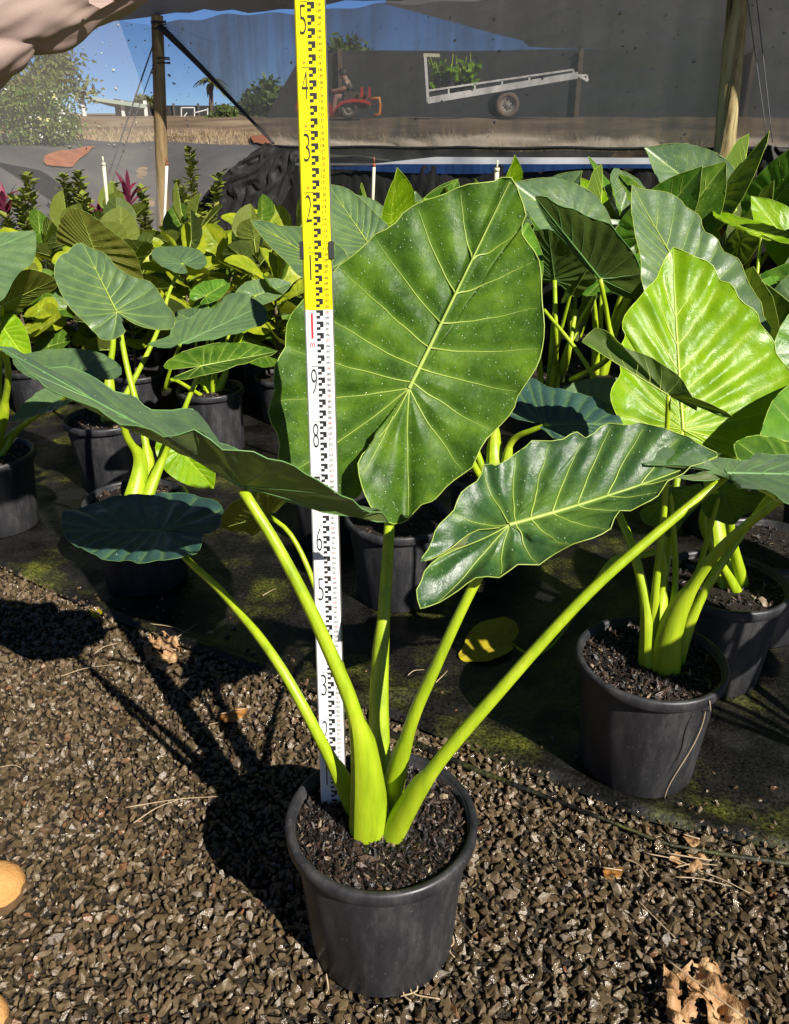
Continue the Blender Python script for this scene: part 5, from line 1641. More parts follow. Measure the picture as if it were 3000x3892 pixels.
FIG = [(0, 1.0), (0.13, 0.97), (0.28, 0.88), (0.36, 0.74), (0.37, 0.60), (0.30, 0.46), (0.22, 0.34), (0.17, 0.22), (0.15, 0.12), (0.09, 0.04), (0.03, 0.0), (0.01, -0.005)]
def fig_variant(k):
    rng = np.random.default_rng(300 + k)
    root = empty('potted_fiddle_fig', (0, 0, 0), None, 'potted plant', 'potted fiddle leaf figs')
    pot(root, (0, 0, 0.01), r=0.15, rb=0.115, h=0.26, chips=0, seg=30)
    H = 0.44 + 0.05 * k
    mb = MB()
    st = [np.array([0.01 * math.sin(3 * t + k), 0.01 * math.cos(2 * t), 0.24 + H * t]) for t in np.linspace(0, 1, 10)]
    mb.tube(st, np.linspace(0.011, 0.006, 10), 8)
    mb.build('stem', M['bark'], root)
    nl = 22
    for i in range(nl):
        t = 0.25 + 0.75 * (i / (nl - 1))
        a = R(137.5 * i + 20 * k) + rng.normal() * 0.2
        el = rng.uniform(0.1, 0.5) + 0.75 * max(0, (t - 0.72) / 0.28)
        J0 = np.array([0, 0, 0.24 + H * t])
        dirn = unit(np.array([math.cos(a), math.sin(a), 0]) * math.cos(el) + np.array([0, 0, 1]) * math.sin(el))
        J = J0 + dirn * 0.035
        up = unit(np.array([0.35, -0.75, 1.0]) - dirn * np.dot((0.35, -0.75, 1.0), dirn))
        L = rng.uniform(0.20, 0.31)
        s_ = np.cross(dirn, up)
        O = [(-x, y) for x, y in FIG[1:]][::-1] + [FIG[0]] + [(x, y) for x, y in FIG[1:]]
        droop = rng.uniform(0.0, 0.35)
        fold = rng.uniform(0.05, 0.45)
        OO = [J + (s_ * x + dirn * y + up * (fold * abs(x) - droop * y * y)) * L for x, y in O]
        C_ = J + (dirn * 0.45 - up * droop * 0.2) * L
        # radial blade about its own middle so that it keeps a full outline
        D = leaf_data(C_, OO, len(FIG) - 1, up=up, N=44, RN=6, quilt=0.004, wave=0.006, veins=[(0.6, 0.12), (0.35, 0.26), (0.1, 0.40), (0.0, 0.56), (0.0, 0.75)], seed=400 + i + 30 * k, vr=1.4, rimr=0.0)
        mt = 'fig' if rng.random() < 0.72 else 'fig_dark'
        o = put_leaf(root, D, M[mt], M['vein'])
        mb = MB()
        mb.tube([J0, J, C_], [0.004, 0.003, 0.0025], 5)
        mb.build('midrib', M['vein'], o)
    return root
FIGV = [fig_variant(k) for k in range(4)]
usedf = set()
def fig(x, y, rot, sc, k, label):
    o = FIGV[k]
    if k in usedf:
        o = copy_tree(o)
    usedf.add(k)
    sc *= 0.97
    o.location = (x, y, 0.005)
    o.rotation_euler = (0, 0, R(rot))
    o.scale = (sc, sc, sc)
    o['label'] = label
FIGS = [(-2.05, 4.55, 0, 1.0, 0, 'fiddle leaf fig at the left end of the front fig row'), (-1.62, 4.75, 40, 1.02, 1, 'fiddle leaf fig second from the left in the front row'),
        (-1.22, 4.95, 90, 1.0, 2, 'fiddle leaf fig behind the sunlit pot'), (-0.78, 4.85, 200, 0.98, 3, 'fiddle leaf fig left of the staff, front row'),
        (-0.38, 4.75, 130, 0.95, 0, 'fiddle leaf fig right behind the staff'), (-2.2, 5.35, 75, 1.05, 1, 'fiddle leaf fig behind the cream riser, far left'),
        (-1.75, 5.5, 160, 1.02, 2, 'fiddle leaf fig right of the cream riser, second row'), (-1.3, 5.6, 250, 1.04, 3, 'fiddle leaf fig in the middle of the second row'),
        (-0.85, 5.6, 310, 1.0, 0, 'fiddle leaf fig left of the staff, second row'), (-0.42, 5.5, 15, 1.0, 1, 'fiddle leaf fig next to the staff, second row'),
        (-1.95, 6.2, 210, 1.0, 3, 'fiddle leaf fig in the back row left of the corner pole'), (-1.5, 6.3, 120, 1.02, 0, 'fiddle leaf fig in front of the corner pole'),
        (-1.0, 6.3, 35, 0.98, 2, 'fiddle leaf fig in the back row below the bunched cloth'), (-0.5, 6.2, 280, 0.95, 1, 'fiddle leaf fig at the right end of the back row'),
        (-2.5, 4.3, 20, 0.95, 2, 'fiddle leaf fig at the far left edge'),
        (-1.42, 4.45, 175, 1.0, 3, 'fiddle leaf fig nearest to the camera, left of the sunlit pot'), (-0.62, 4.40, 60, 0.98, 2, 'fiddle leaf fig nearest to the camera, right of the sunlit pot'),
        (-1.02, 5.28, 300, 1.02, 1, 'fiddle leaf fig between the first and second rows, middle'), (-1.52, 5.12, 20, 1.02, 0, 'fiddle leaf fig between the first and second rows, left'),
        (-0.62, 5.25, 100, 1.0, 3, 'fiddle leaf fig between the first and second rows, by the staff'), (-1.85, 5.05, 230, 1.03, 3, 'fiddle leaf fig behind the golden leaf underside'),
        (-0.2, 5.15, 330, 0.98, 0, 'fiddle leaf fig hidden right behind the staff'), (-2.3, 4.9, 140, 1.0, 1, 'fiddle leaf fig behind the leaf at the left edge')]
for f_ in FIGS:
    fig(*f_)

# small leaved shrubs and purple cordylines by the corner
def leaf_quad(mb, p, d, up, L, W):
    s_ = unit(np.cross(d, up)) * W / 2
    n_ = np.cross(s_, d)
    mb.put([p, p + d * L * 0.45 + s_ + unit(up) * L * 0.06, p + d * L, p + d * L * 0.45 - s_ + unit(up) * L * 0.06], [(0, 1, 2), (0, 2, 3)])
def shrub(x, y, Y, h, label, stems=3, k=0):
    c = at_y(x, y, Y)
    c[2] = 0.01
    e = empty('leafy_shrub', c, label, 'shrub', 'small leaved shrubs')
    rng = np.random.default_rng(500 + k)
    pot(e, c, r=0.12, rb=0.09, h=0.22, chips=0, seg=24)
    tr, fo = MB(), MB()
    for s in range(stems + 2):
        off = rng.normal(size=2) * 0.13
        hh = h * rng.uniform(0.62, 0.95) if s else h
        pts = [c + np.array([off[0] * t, off[1] * t, 0.2 + (hh - 0.2) * t]) for t in np.linspace(0, 1, 8)]
        tr.tube(pts, np.linspace(0.007, 0.003, 8), 6)
        n = int(62 * hh)
        for i in range(n):
            t = 0.35 + 0.65 * (i / n) ** 0.7
            p = c + np.array([off[0] * t, off[1] * t, 0.2 + (hh - 0.2) * t])
            a = 2.4 * i + rng.normal() * 0.3
            el = rng.uniform(0.1, 0.8)
            d = np.array([math.cos(a) * math.cos(el), math.sin(a) * math.cos(el), math.sin(el)])
            leaf_quad(fo, p, d, np.array([0, 0, 1.0]) + rng.normal(size=3) * 0.2, rng.uniform(0.08, 0.13) * (1.25 - 0.6 * t), 0.055)
    tr.build('trunk', M['bark'], e)
    fo.build('crown', M['shrub_leaf'], e, smooth=False)
for k, (x, y, Y, h, st, lab) in enumerate([(394, 380, 6.9, 1.30, 3, 'tall small leaved shrub right of the corner pole'), (425, 440, 6.7, 1.08, 4, 'bushy small leaved shrub at the foot of the bunched cloth'),
        (64, 420, 6.2, 1.16, 1, 'slim upright shrub near the left edge'), (190, 425, 6.6, 1.17, 2, 'small shrub just left of the cream riser'), (152, 430, 6.5, 1.14, 2, 'low shrub behind the golden leaf'), (25, 440, 6.0, 1.08, 2, 'small shrub beside the purple plant at left'), (300, 440, 6.8, 1.02, 3, 'dark small leaved shrub between the riser and corner pole'), (245, 450, 6.8, 1.04, 3, 'low shrub behind the cream riser')]):
    shrub(x, y, Y, h, lab, st, k)
def cordyline(x, y, Y, h, label, k):
    c = at_y(x, y, Y)
    c[2] = 0.01
    e = empty('purple_cordyline', c, label, 'potted plant', 'purple cordylines')
    rng = np.random.default_rng(600 + k)
    pot(e, c, r=0.12, rb=0.09, h=0.22, chips=0, seg=24)
    st = MB()
    st.tube([c + np.array([0, 0, 0.18]), c + np.array([0.01, 0, h - 0.15])], 0.008, 7)
    st.build('stem', M['bark'], e)
    for i in range(13):
        a = 2.4 * i
        el = rng.uniform(0.5, 1.35)
        L = rng.uniform(0.14, 0.24)
        p0 = c + np.array([0.01, 0, h - 0.26 + 0.012 * i])
        d = np.array([math.cos(a) * math.cos(el), math.sin(a) * math.cos(el), math.sin(el)])
        s_ = unit(np.cross(d, (0, 0, 1)))
        rows = []
        for t in np.linspace(0, 1, 7):
            wd = 0.016 * math.sin(math.pi * (0.12 + 0.88 * t)) + 0.001
            ctr = p0 + d * L * t - np.array([0, 0, 0.08]) * t * t * math.cos(el)
            rows.append([ctr - s_ * wd, ctr - np.array([0, 0, wd * 0.4]), ctr + s_ * wd])
        m_ = MB()
        m_.grid(rows)
        m_.build('leaf', M['cordyline'], e)
cordyline(277, 452, 6.6, 1.14, 'purple leaved cordyline between the risers', 0)
cordyline(8, 448, 6.1, 1.12, 'purple leaved cordyline at the left edge', 1)
cordyline(210, 462, 6.7, 1.0, 'small purple cordyline half hidden behind the golden leaf', 2)

# ================================================================ BEYOND THE MESH
def gz(x, y):
    return float(terrain(np.array(x), np.array(y)))
def foliage(mb, c, rad, n, size, rng, clumps=14, flat=1.0):
    cl = []
    for _ in range(clumps):
        v = unit(rng.normal(size=3)) * rng.random() ** 0.45
        cl.append(np.asarray(c) + v * rad)
    for i in range(n):
        k = cl[rng.integers(0, clumps)]
        p = k + rng.normal(size=3) * np.asarray(rad) * 0.19
        d = unit(rng.normal(size=3) + np.array([0, 0, -0.2]))
        leaf_quad(mb, p, d, unit(rng.normal(size=3) + np.array([0.1, -0.4, 0.9])), size * rng.uniform(0.7, 1.4), size * 0.55)
def tree(name, x, ytop, ybase, Y, wpx, n, size, mat, label, seed, clumps=16, trunk=True, blossoms=None, cat='tree'):
    rng = np.random.default_rng(seed)
    tp, bs = at_y(x, ytop, Y), at_y(x, ybase, Y)
    px = np.linalg.norm(at_y(x + 1, ybase, Y) - at_y(x, ybase, Y))
    base = np.array([bs[0], Y, gz(bs[0], Y) - 0.02])
    e = empty(name, base, label, cat, 'trees and bushes beyond the mesh')
    c = (tp + bs) / 2
    rad = np.array([wpx * px / 2, wpx * px / 2 * 0.8, (tp[2] - bs[2]) / 2])
    tr = MB()
    tr.tube([base, base * 0.5 + c * 0.5 + np.array([0.05, 0, 0]), c], np.linspace(0.05, 0.02, 3) * (rad[2] * 1.6), 8)
    for k in range(5):
        v = unit(rng.normal(size=3) + np.array([0, 0, 0.6])) * rad * 0.75
        tr.tube([c - np.array([0, 0, rad[2] * 0.5]), c + v * 0.5, c + v], np.linspace(0.025, 0.008, 3) * (rad[2] * 1.5), 6)
    tr.build('trunk', M['bark'], e)
    fo = MB()
    foliage(fo, c, rad, n, size, rng, clumps)
    fo.build('crown', M[mat], e, smooth=False)
    if blossoms:
        for mname, cnt, sz in blossoms:
            bl = MB()
            for q in range(cnt):
                p0 = c + unit(rng.normal(size=3) + np.array([0, -0.8, 0])) * rad * rng.uniform(0.5, 1.0)
                for _ in range(14):
                    p = p0 + rng.normal(size=3) * sz
                    leaf_quad(bl, p, unit(rng.normal(size=3)), rng.normal(size=3), sz * 0.9, sz * 0.8)
            o = bl.build('blossom', M[mname], e, smooth=False)
            o['kind'] = 'stuff'
    return e
tree('flowering_bush', 82, 175, 330, 11.2, 195, 5200, 0.055, 'bush_leaf', 'bushy shrub with white and yellow blossom at the left beyond the mesh', 71, 22, blossoms=[('blossom', 20, 0.045), ('blossom_yellow', 8, 0.04)], cat='shrub')
tree('yard_tree', 60, 95, 235, 24, 230, 3600, 0.16, 'tree_leaf', 'olive coloured tree behind the flowering bush', 72, 20)
tree('round_bush', 478, 218, 264, 30, 62, 1500, 0.11, 'bush_leaf', 'round green bush right of the white gate', 73, 12, cat='shrub')
tree('distant_tree', 308, 208, 228, 60, 36, 500, 0.3, 'tree_leaf', 'small distant tree behind the shed roof', 74, 8)
tree('dark_tree', 735, 86, 200, 40, 90, 1500, 0.3, 'bush_leaf', 'dark tree behind the tractor driver', 75, 14)
tree('dark_tree', 560, 170, 250, 38, 110, 1500, 0.3, 'bush_leaf', 'dark tree behind the slanting mesh edge', 76, 14)
# palm
def palm():
    base = at_y(452, 262, 42)
    base[2] = gz(base[0], 42)
    top = at_y(450, 178, 42)
    e = empty('palm_tree', base, 'small distant palm tree beside the slanting mesh edge', 'tree', 'trees and bushes beyond the mesh')
    m_ = MB()
    m_.tube([base, (base + top) / 2, top], [0.12, 0.1, 0.08], 8)
    m_.build('trunk', M['bark'], e)
    m_ = MB()
    rng = np.random.default_rng(9)
    for i in range(16):
        a = i * 0.4
        L = rng.uniform(0.6, 0.95)
        d = np.array([math.cos(a), math.sin(a) * 0.8, rng.uniform(0.1, 0.9)])
        rows = []
        for t in np.linspace(0, 1, 7):
            c = top + d * L * t - np.array([0, 0, 0.9]) * t * t * L
            s_ = unit(np.cross(d, (0, 0, 1))) * 0.12 * math.sin(math.pi * (0.1 + 0.9 * t))
            rows.append([c - s_, c + np.array([0, 0, 0.04]), c + s_])
        m_.grid(rows)
    m_.build('crown', M['tree_leaf'], e)
palm()
# shed with green roof
def shed():
    Y = 45.0
    p = lambda x, y, Yd=Y: at_y(x, y, Yd)
    zb = gz(-15, Y) - 0.1
    a, b = p(150, 200), p(312, 222)
    a0, b0 = p(150, 207), p(312, 231)
    e = empty('farm_shed', (a[0], Y, zb), 'long shed with pale green roof beyond the bush', 'shed')
    m_ = MB()
    back = np.array([0, 6.0, -0.5])
    m_.put([a, b, b + back, a + back], [(0, 1, 2, 3)])
    m_.put([a0, b0, b, a], [(0, 1, 2, 3)])
    m_.build('roof', M['green_roof'], e, smooth=False)
    m_ = MB()
    bk = np.array([0, 5.0, 0])
    A, B = p(175, 206), p(308, 230)
    m_.put([A + bk, B + bk, np.array([B[0], Y + 5, zb]), np.array([A[0], Y + 5, zb])], [(0, 1, 2, 3)])
    m_.build('wall', M['shed_wall'], e, smooth=False)
    for x in (172, 256, 305):
        m_ = MB()
        t = p(x, 214)
        m_.bar(np.array([t[0], Y + 0.3, zb]), np.array([t[0], Y + 0.3, t[2]]), 0.14)
        m_.build('post', M['galv'], e, smooth=False)
shed()
def far_fence():
    Y = 48.0
    e = empty('cloth_fence', (-8, Y, gz(-8, Y)), 'long dark cloth fence on the skyline right of the shed', 'fence')
    a, b = at_y(312, 224, Y), at_y(640, 226, Y)
    m_ = MB()
    zb = gz(-8, Y) - 0.1
    n = 14
    rows = [[a * (1 - t) + b * t, np.array([(a * (1 - t) + b * t)[0], Y, zb])] for t in np.linspace(0, 1, n)]
    m_.grid(rows)
    m_.build('panel', M['far_cloth'], e, smooth=False)
    for t in np.linspace(0.02, 0.98, 7):
        q = a * (1 - t) + b * t
        m_ = MB()
        m_.bar(np.array([q[0], Y - 0.1, zb]), np.array([q[0], Y - 0.1, q[2] + 0.1]), 0.1)
        m_.build('post', M['shed_wall'], e, smooth=False)
far_fence()
def gate():
    Y = 34.0
    e = empty('yard_gate', at_y(415, 262, Y) * np.array([1, 1, 0]) + np.array([0, 0, gz(-8, Y)]), 'white pipe gate in front of the cloth fence', 'gate')
    p = lambda x, y: at_y(x, y, Y)
    for nm, L in [('post', [(387, 228, 387, 262)]), ('post', [(415, 228, 415, 262)]), ('post', [(443, 230, 443, 262)]), ('rail', [(387, 229, 415, 229)]), ('rail', [(415, 240, 443, 233)]), ('rail', [(415, 252, 443, 252)]), ('rail', [(387, 256, 399, 240)])]:
        m_ = MB()
        for x0, y0, x1, y1 in L:
            m_.bar(p(x0, y0), p(x1, y1), 0.035)
        m_.build(nm, M['galv'], e, smooth=False)
gate()
# second shade house and its roof
def far_house():
    Y = 27.0
    zb = gz(3, Y) - 0.1
    e = empty('far_shade_house', (4.0, Y, zb), 'dark shade house standing behind the trailer', 'shade house')
    p = lambda x, y, Yd=Y: at_y(x, y, Yd)
    m_ = MB()
    a = [p(640, 122), p(760, 108), p(1000, 108), p(1240, 104), p(1800, 100), p(2300, 98)]
    b = [p(560, 262), p(760, 262), p(1000, 262), p(1240, 262), p(1800, 262), p(2300, 262)]
    m_.grid(two_lines(a, b, 40, 8))
    m_.build('cloth_wall', M['far_cloth'], e)
    m_ = MB()
    m_.grid(two_lines(a, [q_ + np.array([0.5, 9, 0.1]) for q_ in a], 40, 6))
    m_.build('cloth_top', M['far_cloth'], e)
    for x in (725, 1240, 1610):
        m_ = MB()
        t = p(x, 108, Y - 0.15)
        m_.bar(np.array([t[0], Y - 0.15, zb]), t + np.array([0, 0, 0.05]), 0.13)
        m_.build('post', M['bark'], e, smooth=False)
far_house()
rows = two_lines([at_y(820, 8, 29), at_y(960, 45, 29), at_y(1110, 85, 28.5), at_y(1240, 103, 28), at_y(2300, 99, 28)], [at_y(860, -60, 30), at_y(1000, -60, 30), at_y(1200, -60, 30), at_y(1500, -60, 30), at_y(2400, -60, 30)], 40, 16)
mb = MB()
mb.grid(rows)
tag(mb.build('high_shade_cloth', M['far_cloth']), 'dark cloth slanting across the sky above the far shade house', 'shade cloth')

def wheel(parent, c, r, w_, tm, name='wheel'):
    """wheel about the y axis: tyre with a rim and hub"""
    ax = [[1, 0, 0], [0, 0, 1], [0, 1, 0]]
    m_ = MB()
    m_.lathe([(r * 0.60, -w_ * 0.42), (r * 0.80, -w_ * 0.5), (r * 0.95, -w_ * 0.42), (r, -w_ * 0.2), (r, w_ * 0.2), (r * 0.95, w_ * 0.42), (r * 0.8, w_ * 0.5), (r * 0.60, w_ * 0.42)], c, 28, ax, close=True)
    o = m_.build(name, tm, parent)
    m_ = MB()
    m_.lathe([(0.001, -w_ * 0.30), (r * 0.16, -w_ * 0.34), (r * 0.20, -w_ * 0.2), (r * 0.46, -w_ * 0.16), (r * 0.52, -w_ * 0.34), (r * 0.62, -w_ * 0.40), (r * 0.62, w_ * 0.3)], c, 24, ax)
    m_.build('rim', M['dusty_rim'], o)
    m_ = MB()
    for k in range(8):
        a_ = k * math.pi / 4
        q = np.asarray(c) + np.array([math.cos(a_) * r * 0.33, -w_ * 0.2, math.sin(a_) * r * 0.33])
        m_.lathe([(0.001, -0.02), (r * 0.05, -0.02), (r * 0.05, 0.01)], q, 8, ax)
    m_.build('wheel_nuts', M['wire'], o)
    return o
def trailer():
    Y = 19.0
    p = lambda x, y, d=0.0: at_y(x, y, Y + d)
    cw = p(1082, 223)
    r = np.linalg.norm(p(1082, 223) - p(1082, 251))
    e = empty('farm_trailer', np.array([cw[0], Y, cw[2] - r]), 'tipped galvanised trailer with rails and one big wheel behind the mesh', 'trailer')
    wheel(e, cw, r, 0.2, M['tyre'])
    wheel(e, cw + np.array([0, 1.5, 0]), r, 0.2, M['tyre'])
    m_ = MB()
    m_.tube([cw, cw + np.array([0, 1.5, 0])], 0.035, 8)
    m_.build('axle', M['wire'], e)
    for d in (-0.1, 1.6):
        m_ = MB()
        m_.bar(p(912, 214, d), p(1232, 160, d), 0.07, 0.12)
        m_.build('chassis_rail', M['galv'], e, smooth=False)
        m_ = MB()
        m_.bar(p(913, 193, d), p(1223, 148, d), 0.035)
        m_.build('side_rail', M['galv'], e, smooth=False)
        for x, y0, y1 in [(957, 188, 205), (1013, 179, 195), (1071, 171, 188), (1129, 162, 178), (1223, 148, 160)]:
            m_ = MB()
            m_.bar(p(x, y0, d), p(x, y1, d), 0.035)
            m_.build('rail_post', M['galv'], e, smooth=False)
        m_ = MB()
        m_.bar(p(1232, 159, d), p(1254, 172, d), 0.05)
        m_.bar(p(1254, 172, d), p(1252, 160, d), 0.03)
        m_.bar(p(1252, 160, d), p(1232, 160, d), 0.03)
        m_.build('tail_bracket', M['galv'], e, smooth=False)
        m_ = MB()
        m_.bar(p(913, 217, d), p(907, 118, d), 0.055)
        m_.build('headboard_post', M['galv'], e, smooth=False)
    m_ = MB()
    m_.put([p(912, 208, 0), p(1232, 155, 0), p(1232, 155, 1.55), p(912, 208, 1.55)], [(0, 1, 2, 3)])
    m_.build('deck', M['timber_deck'], e, smooth=False)
    m_ = MB()
    m_.bar(p(903, 117, -0.1), p(938, 118, -0.1), 0.06)
    m_.bar(p(905, 118, -0.1), p(905, 118, 1.6), 0.06)
    m_.build('headboard', M['pvc_cream'], e, smooth=False)
    rng = np.random.default_rng(33)
    for k, (x, y, d) in enumerate([(960, 160, 0.4), (985, 150, 0.6), (1005, 160, 0.5), (975, 172, 0.8), (935, 165, 0.5)]):
        b0 = p(x, 200 - (x - 912) * 0.16, d)
        pl = empty('trailer_plant', b0, ['broad leaved plant on the trailer, second from the headboard', 'tallest broad leaved plant on the trailer', 'broad leaved plant farthest from the headboard on the trailer', 'low broad leaved plant in the middle of the trailer', 'broad leaved plant against the trailer headboard'][k], 'potted plant', 'plants on the trailer')
        pot(pl, b0, r=0.12, rb=0.09, h=0.2, seg=20)
        m_ = MB()
        for i in range(5):
            q = b0 + np.array([rng.normal() * 0.1, rng.normal() * 0.1, 0.35 + rng.random() * 0.35])
            m_.tube([b0 + np.array([0, 0, 0.18]), q], 0.01, 5)
        m_.build('stems', M['petiole'], pl)
        m_ = MB()
        foliage(m_, p(x, y, d), np.array([0.17, 0.17, 0.20]), 70, 0.17, rng, 6)
        m_.build('crown', M['leaf_lime'], pl, smooth=False)
trailer()

def skin_body(name, verts, edges, mat, parent, sub=2, root=0):
    """one continuous body grown round a skeleton"""
    o0 = ORG[parent.name]
    me = bpy.data.meshes.new(name)
    me.from_pydata([tuple(np.asarray(v[:3]) - o0) for v in verts], edges, [])
    o = bpy.data.objects.new(name, me)
    COL.objects.link(o)
    o.parent = parent
    ORG[o.name] = o0
    md = o.modifiers.new('skin', 'SKIN')
    if not me.skin_vertices:
        bm = bmesh.new()
        bm.from_mesh(me)
        bm.verts.layers.skin.verify()
        bm.to_mesh(me)
        bm.free()
    for i, v in enumerate(verts):
        s = me.skin_vertices[0].data[i]
        r = v[3]
        s.radius = (r, r) if np.isscalar(r) else r
        s.use_root = (i == root)
    md.use_smooth_shade = True
    sb = o.modifiers.new('sub', 'SUBSURF')
    sb.levels = sb.render_levels = sub
    me.materials.append(mat)
    return o
def tractor():
    Y = 18.6
    p = lambda x, y, d=0.0: at_y(x, y, Y + d)
    rw = np.linalg.norm(p(745, 232) - p(745, 253))
    e = empty('red_tractor', np.array([p(745, 253)[0], Y, p(745, 253)[2]]), 'small red ride-on tractor with orange guard behind the mesh', 'tractor')
    for d in (0.0, 1.0):
        wheel(e, p(744, 232, d), rw, 0.22, M['tyre_dark'])
        wheel(e, p(668, 238, d), rw * 0.72, 0.16, M['tyre_dark'])
    m_ = MB()
    for d0, d1 in ((-0.16, 0.2), (0.85, 1.2)):
        arc = [(708, 246), (713, 232), (722, 220), (738, 212), (758, 210), (778, 212), (792, 218)]
        m_.grid([[p(x, y, d0), p(x, y, d1)] for x, y in arc])
        m_.grid([[p(x, y, d0), p(x, y + 7, d0)] for x, y in arc])
    m_.build('fender', M['red_paint'], e)
    m_ = MB()
    m_.grid([[p(x, y, d) for d in (0.15, 0.5, 0.85)] for x, y in [(630, 236), (632, 218), (640, 211), (690, 210), (706, 222), (712, 244)]])
    for d in (0.15, 0.85):
        m_.put([p(630, 236, d), p(632, 218, d), p(640, 211, d), p(690, 210, d), p(706, 222, d), p(712, 244, d)], [(0, 1, 2, 3, 4, 5)])
    m_.build('bonnet', M['red_paint'], e, smooth=False)
    m_ = MB()
    m_.bar(p(690, 246, 0.5), p(740, 246, 0.5), 0.7, 0.06)
    m_.build('footplate', M['orange_paint'], e, smooth=False)
    m_ = MB()
    m_.bar(p(735, 212, 0.5), p(790, 214, 0.5), 0.5, 0.3)
    m_.build('rear_body', M['timber_deck'], e, smooth=False)
    m_ = MB()
    m_.tube([p(790, 210, 0), p(809, 209, 0), p(811, 225, 0), p(810, 243, 0), p(798, 245, 0)], 0.03, 8)
    m_.tube([p(809, 209, 0), p(809, 209, 1.0)], 0.03, 8)
    m_.tube([p(790, 210, 1), p(809, 209, 1), p(811, 225, 1), p(810, 243, 1), p(798, 245, 1)], 0.03, 8)
    m_.build('guard_frame', M['orange_paint'], e)
    m_ = MB()
    m_.grid([[p(x, y, d) for d in (0.3, 0.5, 0.7)] for x, y in [(728, 205), (748, 206), (757, 203), (761, 190), (760, 178)]])
    m_.build('seat', M['clip'], e)
    m_ = MB()
    cc = p(704, 196, 0.5)
    ang = np.linspace(0, 6.283, 20)
    m_.tube([cc + np.array([0.06 * math.cos(a), 0.18 * math.sin(a), 0.16 * math.cos(a)]) for a in ang], 0.015, 6)
    m_.tube([cc, p(696, 212, 0.5)], 0.02, 6)
    m_.build('steering_wheel', M['clip'], e)
    for x in (772, 788):
        m_ = MB()
        m_.bar(p(x, 207, 0.1), p(x, 185, 0.1), 0.05)
        m_.build('tail_light', M['red_paint'], e, smooth=False)
    # driver
    h0 = p(742, 203, 0.5)
    d_ = empty('person', h0, 'driver in dark shirt seated on the red tractor', 'person')
    px = np.linalg.norm(p(743, 200) - p(742, 200))
    V = lambda x, y, dd: p(x, y, 0.5 + dd)
    vs = [(*V(742, 203, 0), 0.13), (*V(743, 192, 0), 0.12), (*V(741, 180, 0), 0.15), (*V(738, 172, 0), 0.07), (*V(735, 167, 0), 0.06), (*V(733, 160, 0), 0.10), (*V(732, 155, 0), 0.085),
          (*V(741, 177, -0.19), 0.07), (*V(733, 190, -0.22), 0.05), (*V(713, 194, -0.12), 0.04), (*V(706, 194, -0.08), 0.045),
          (*V(741, 177, 0.19), 0.07), (*V(733, 190, 0.22), 0.05), (*V(713, 194, 0.12), 0.04), (*V(706, 194, 0.08), 0.045),
          (*V(738, 205, -0.10), 0.09), (*V(716, 206, -0.14), 0.075), (*V(713, 224, -0.14), 0.05), (*V(712, 240, -0.14), 0.05), (*V(704, 243, -0.14), 0.045),
          (*V(738, 205, 0.10), 0.09), (*V(716, 206, 0.14), 0.075), (*V(713, 224, 0.14), 0.05), (*V(712, 240, 0.14), 0.05), (*V(704, 243, 0.14), 0.045)]
    ed = [(0, 1), (1, 2), (2, 3), (3, 4), (4, 5), (5, 6), (2, 7), (7, 8), (8, 9), (9, 10), (2, 11), (11, 12), (12, 13), (13, 14), (0, 15), (15, 16), (16, 17), (17, 18), (18, 19), (0, 20), (20, 21), (21, 22), (22, 23), (23, 24)]
    skin_body('body', vs, ed, M['skin'], d_, 1)
    vs2 = [(*V(742, 204, 0), 0.16), (*V(743, 192, 0), 0.15), (*V(741, 180, 0), 0.175), (*V(738, 174, 0), 0.09), (*V(741, 177, -0.20), 0.09), (*V(734, 188, -0.22), 0.075), (*V(741, 177, 0.20), 0.09), (*V(734, 188, 0.22), 0.075)]
    skin_body('shirt', vs2, [(0, 1), (1, 2), (2, 3), (2, 4), (4, 5), (2, 6), (6, 7)], M['dark_shirt'], d_, 1)
    for s_ in (-0.14, 0.14):
        m_ = MB()
        c = V(709, 243, s_)
        m_.tube([c + np.array([0.08, 0, 0.06]), c, c + np.array([-0.16, 0, -0.01])], [0.05, 0.06, 0.05], 8)
        m_.build('boot', M['rust_boot'], d_)
    m_ = MB()
    hc = V(733, 156, 0)
    m_.lathe([(0.105, -0.02), (0.105, 0.03), (0.08, 0.08), (0.03, 0.10), (0.001, 0.102)], hc, 14)
    m_.build('hair', M['hair'], d_)
tractor()

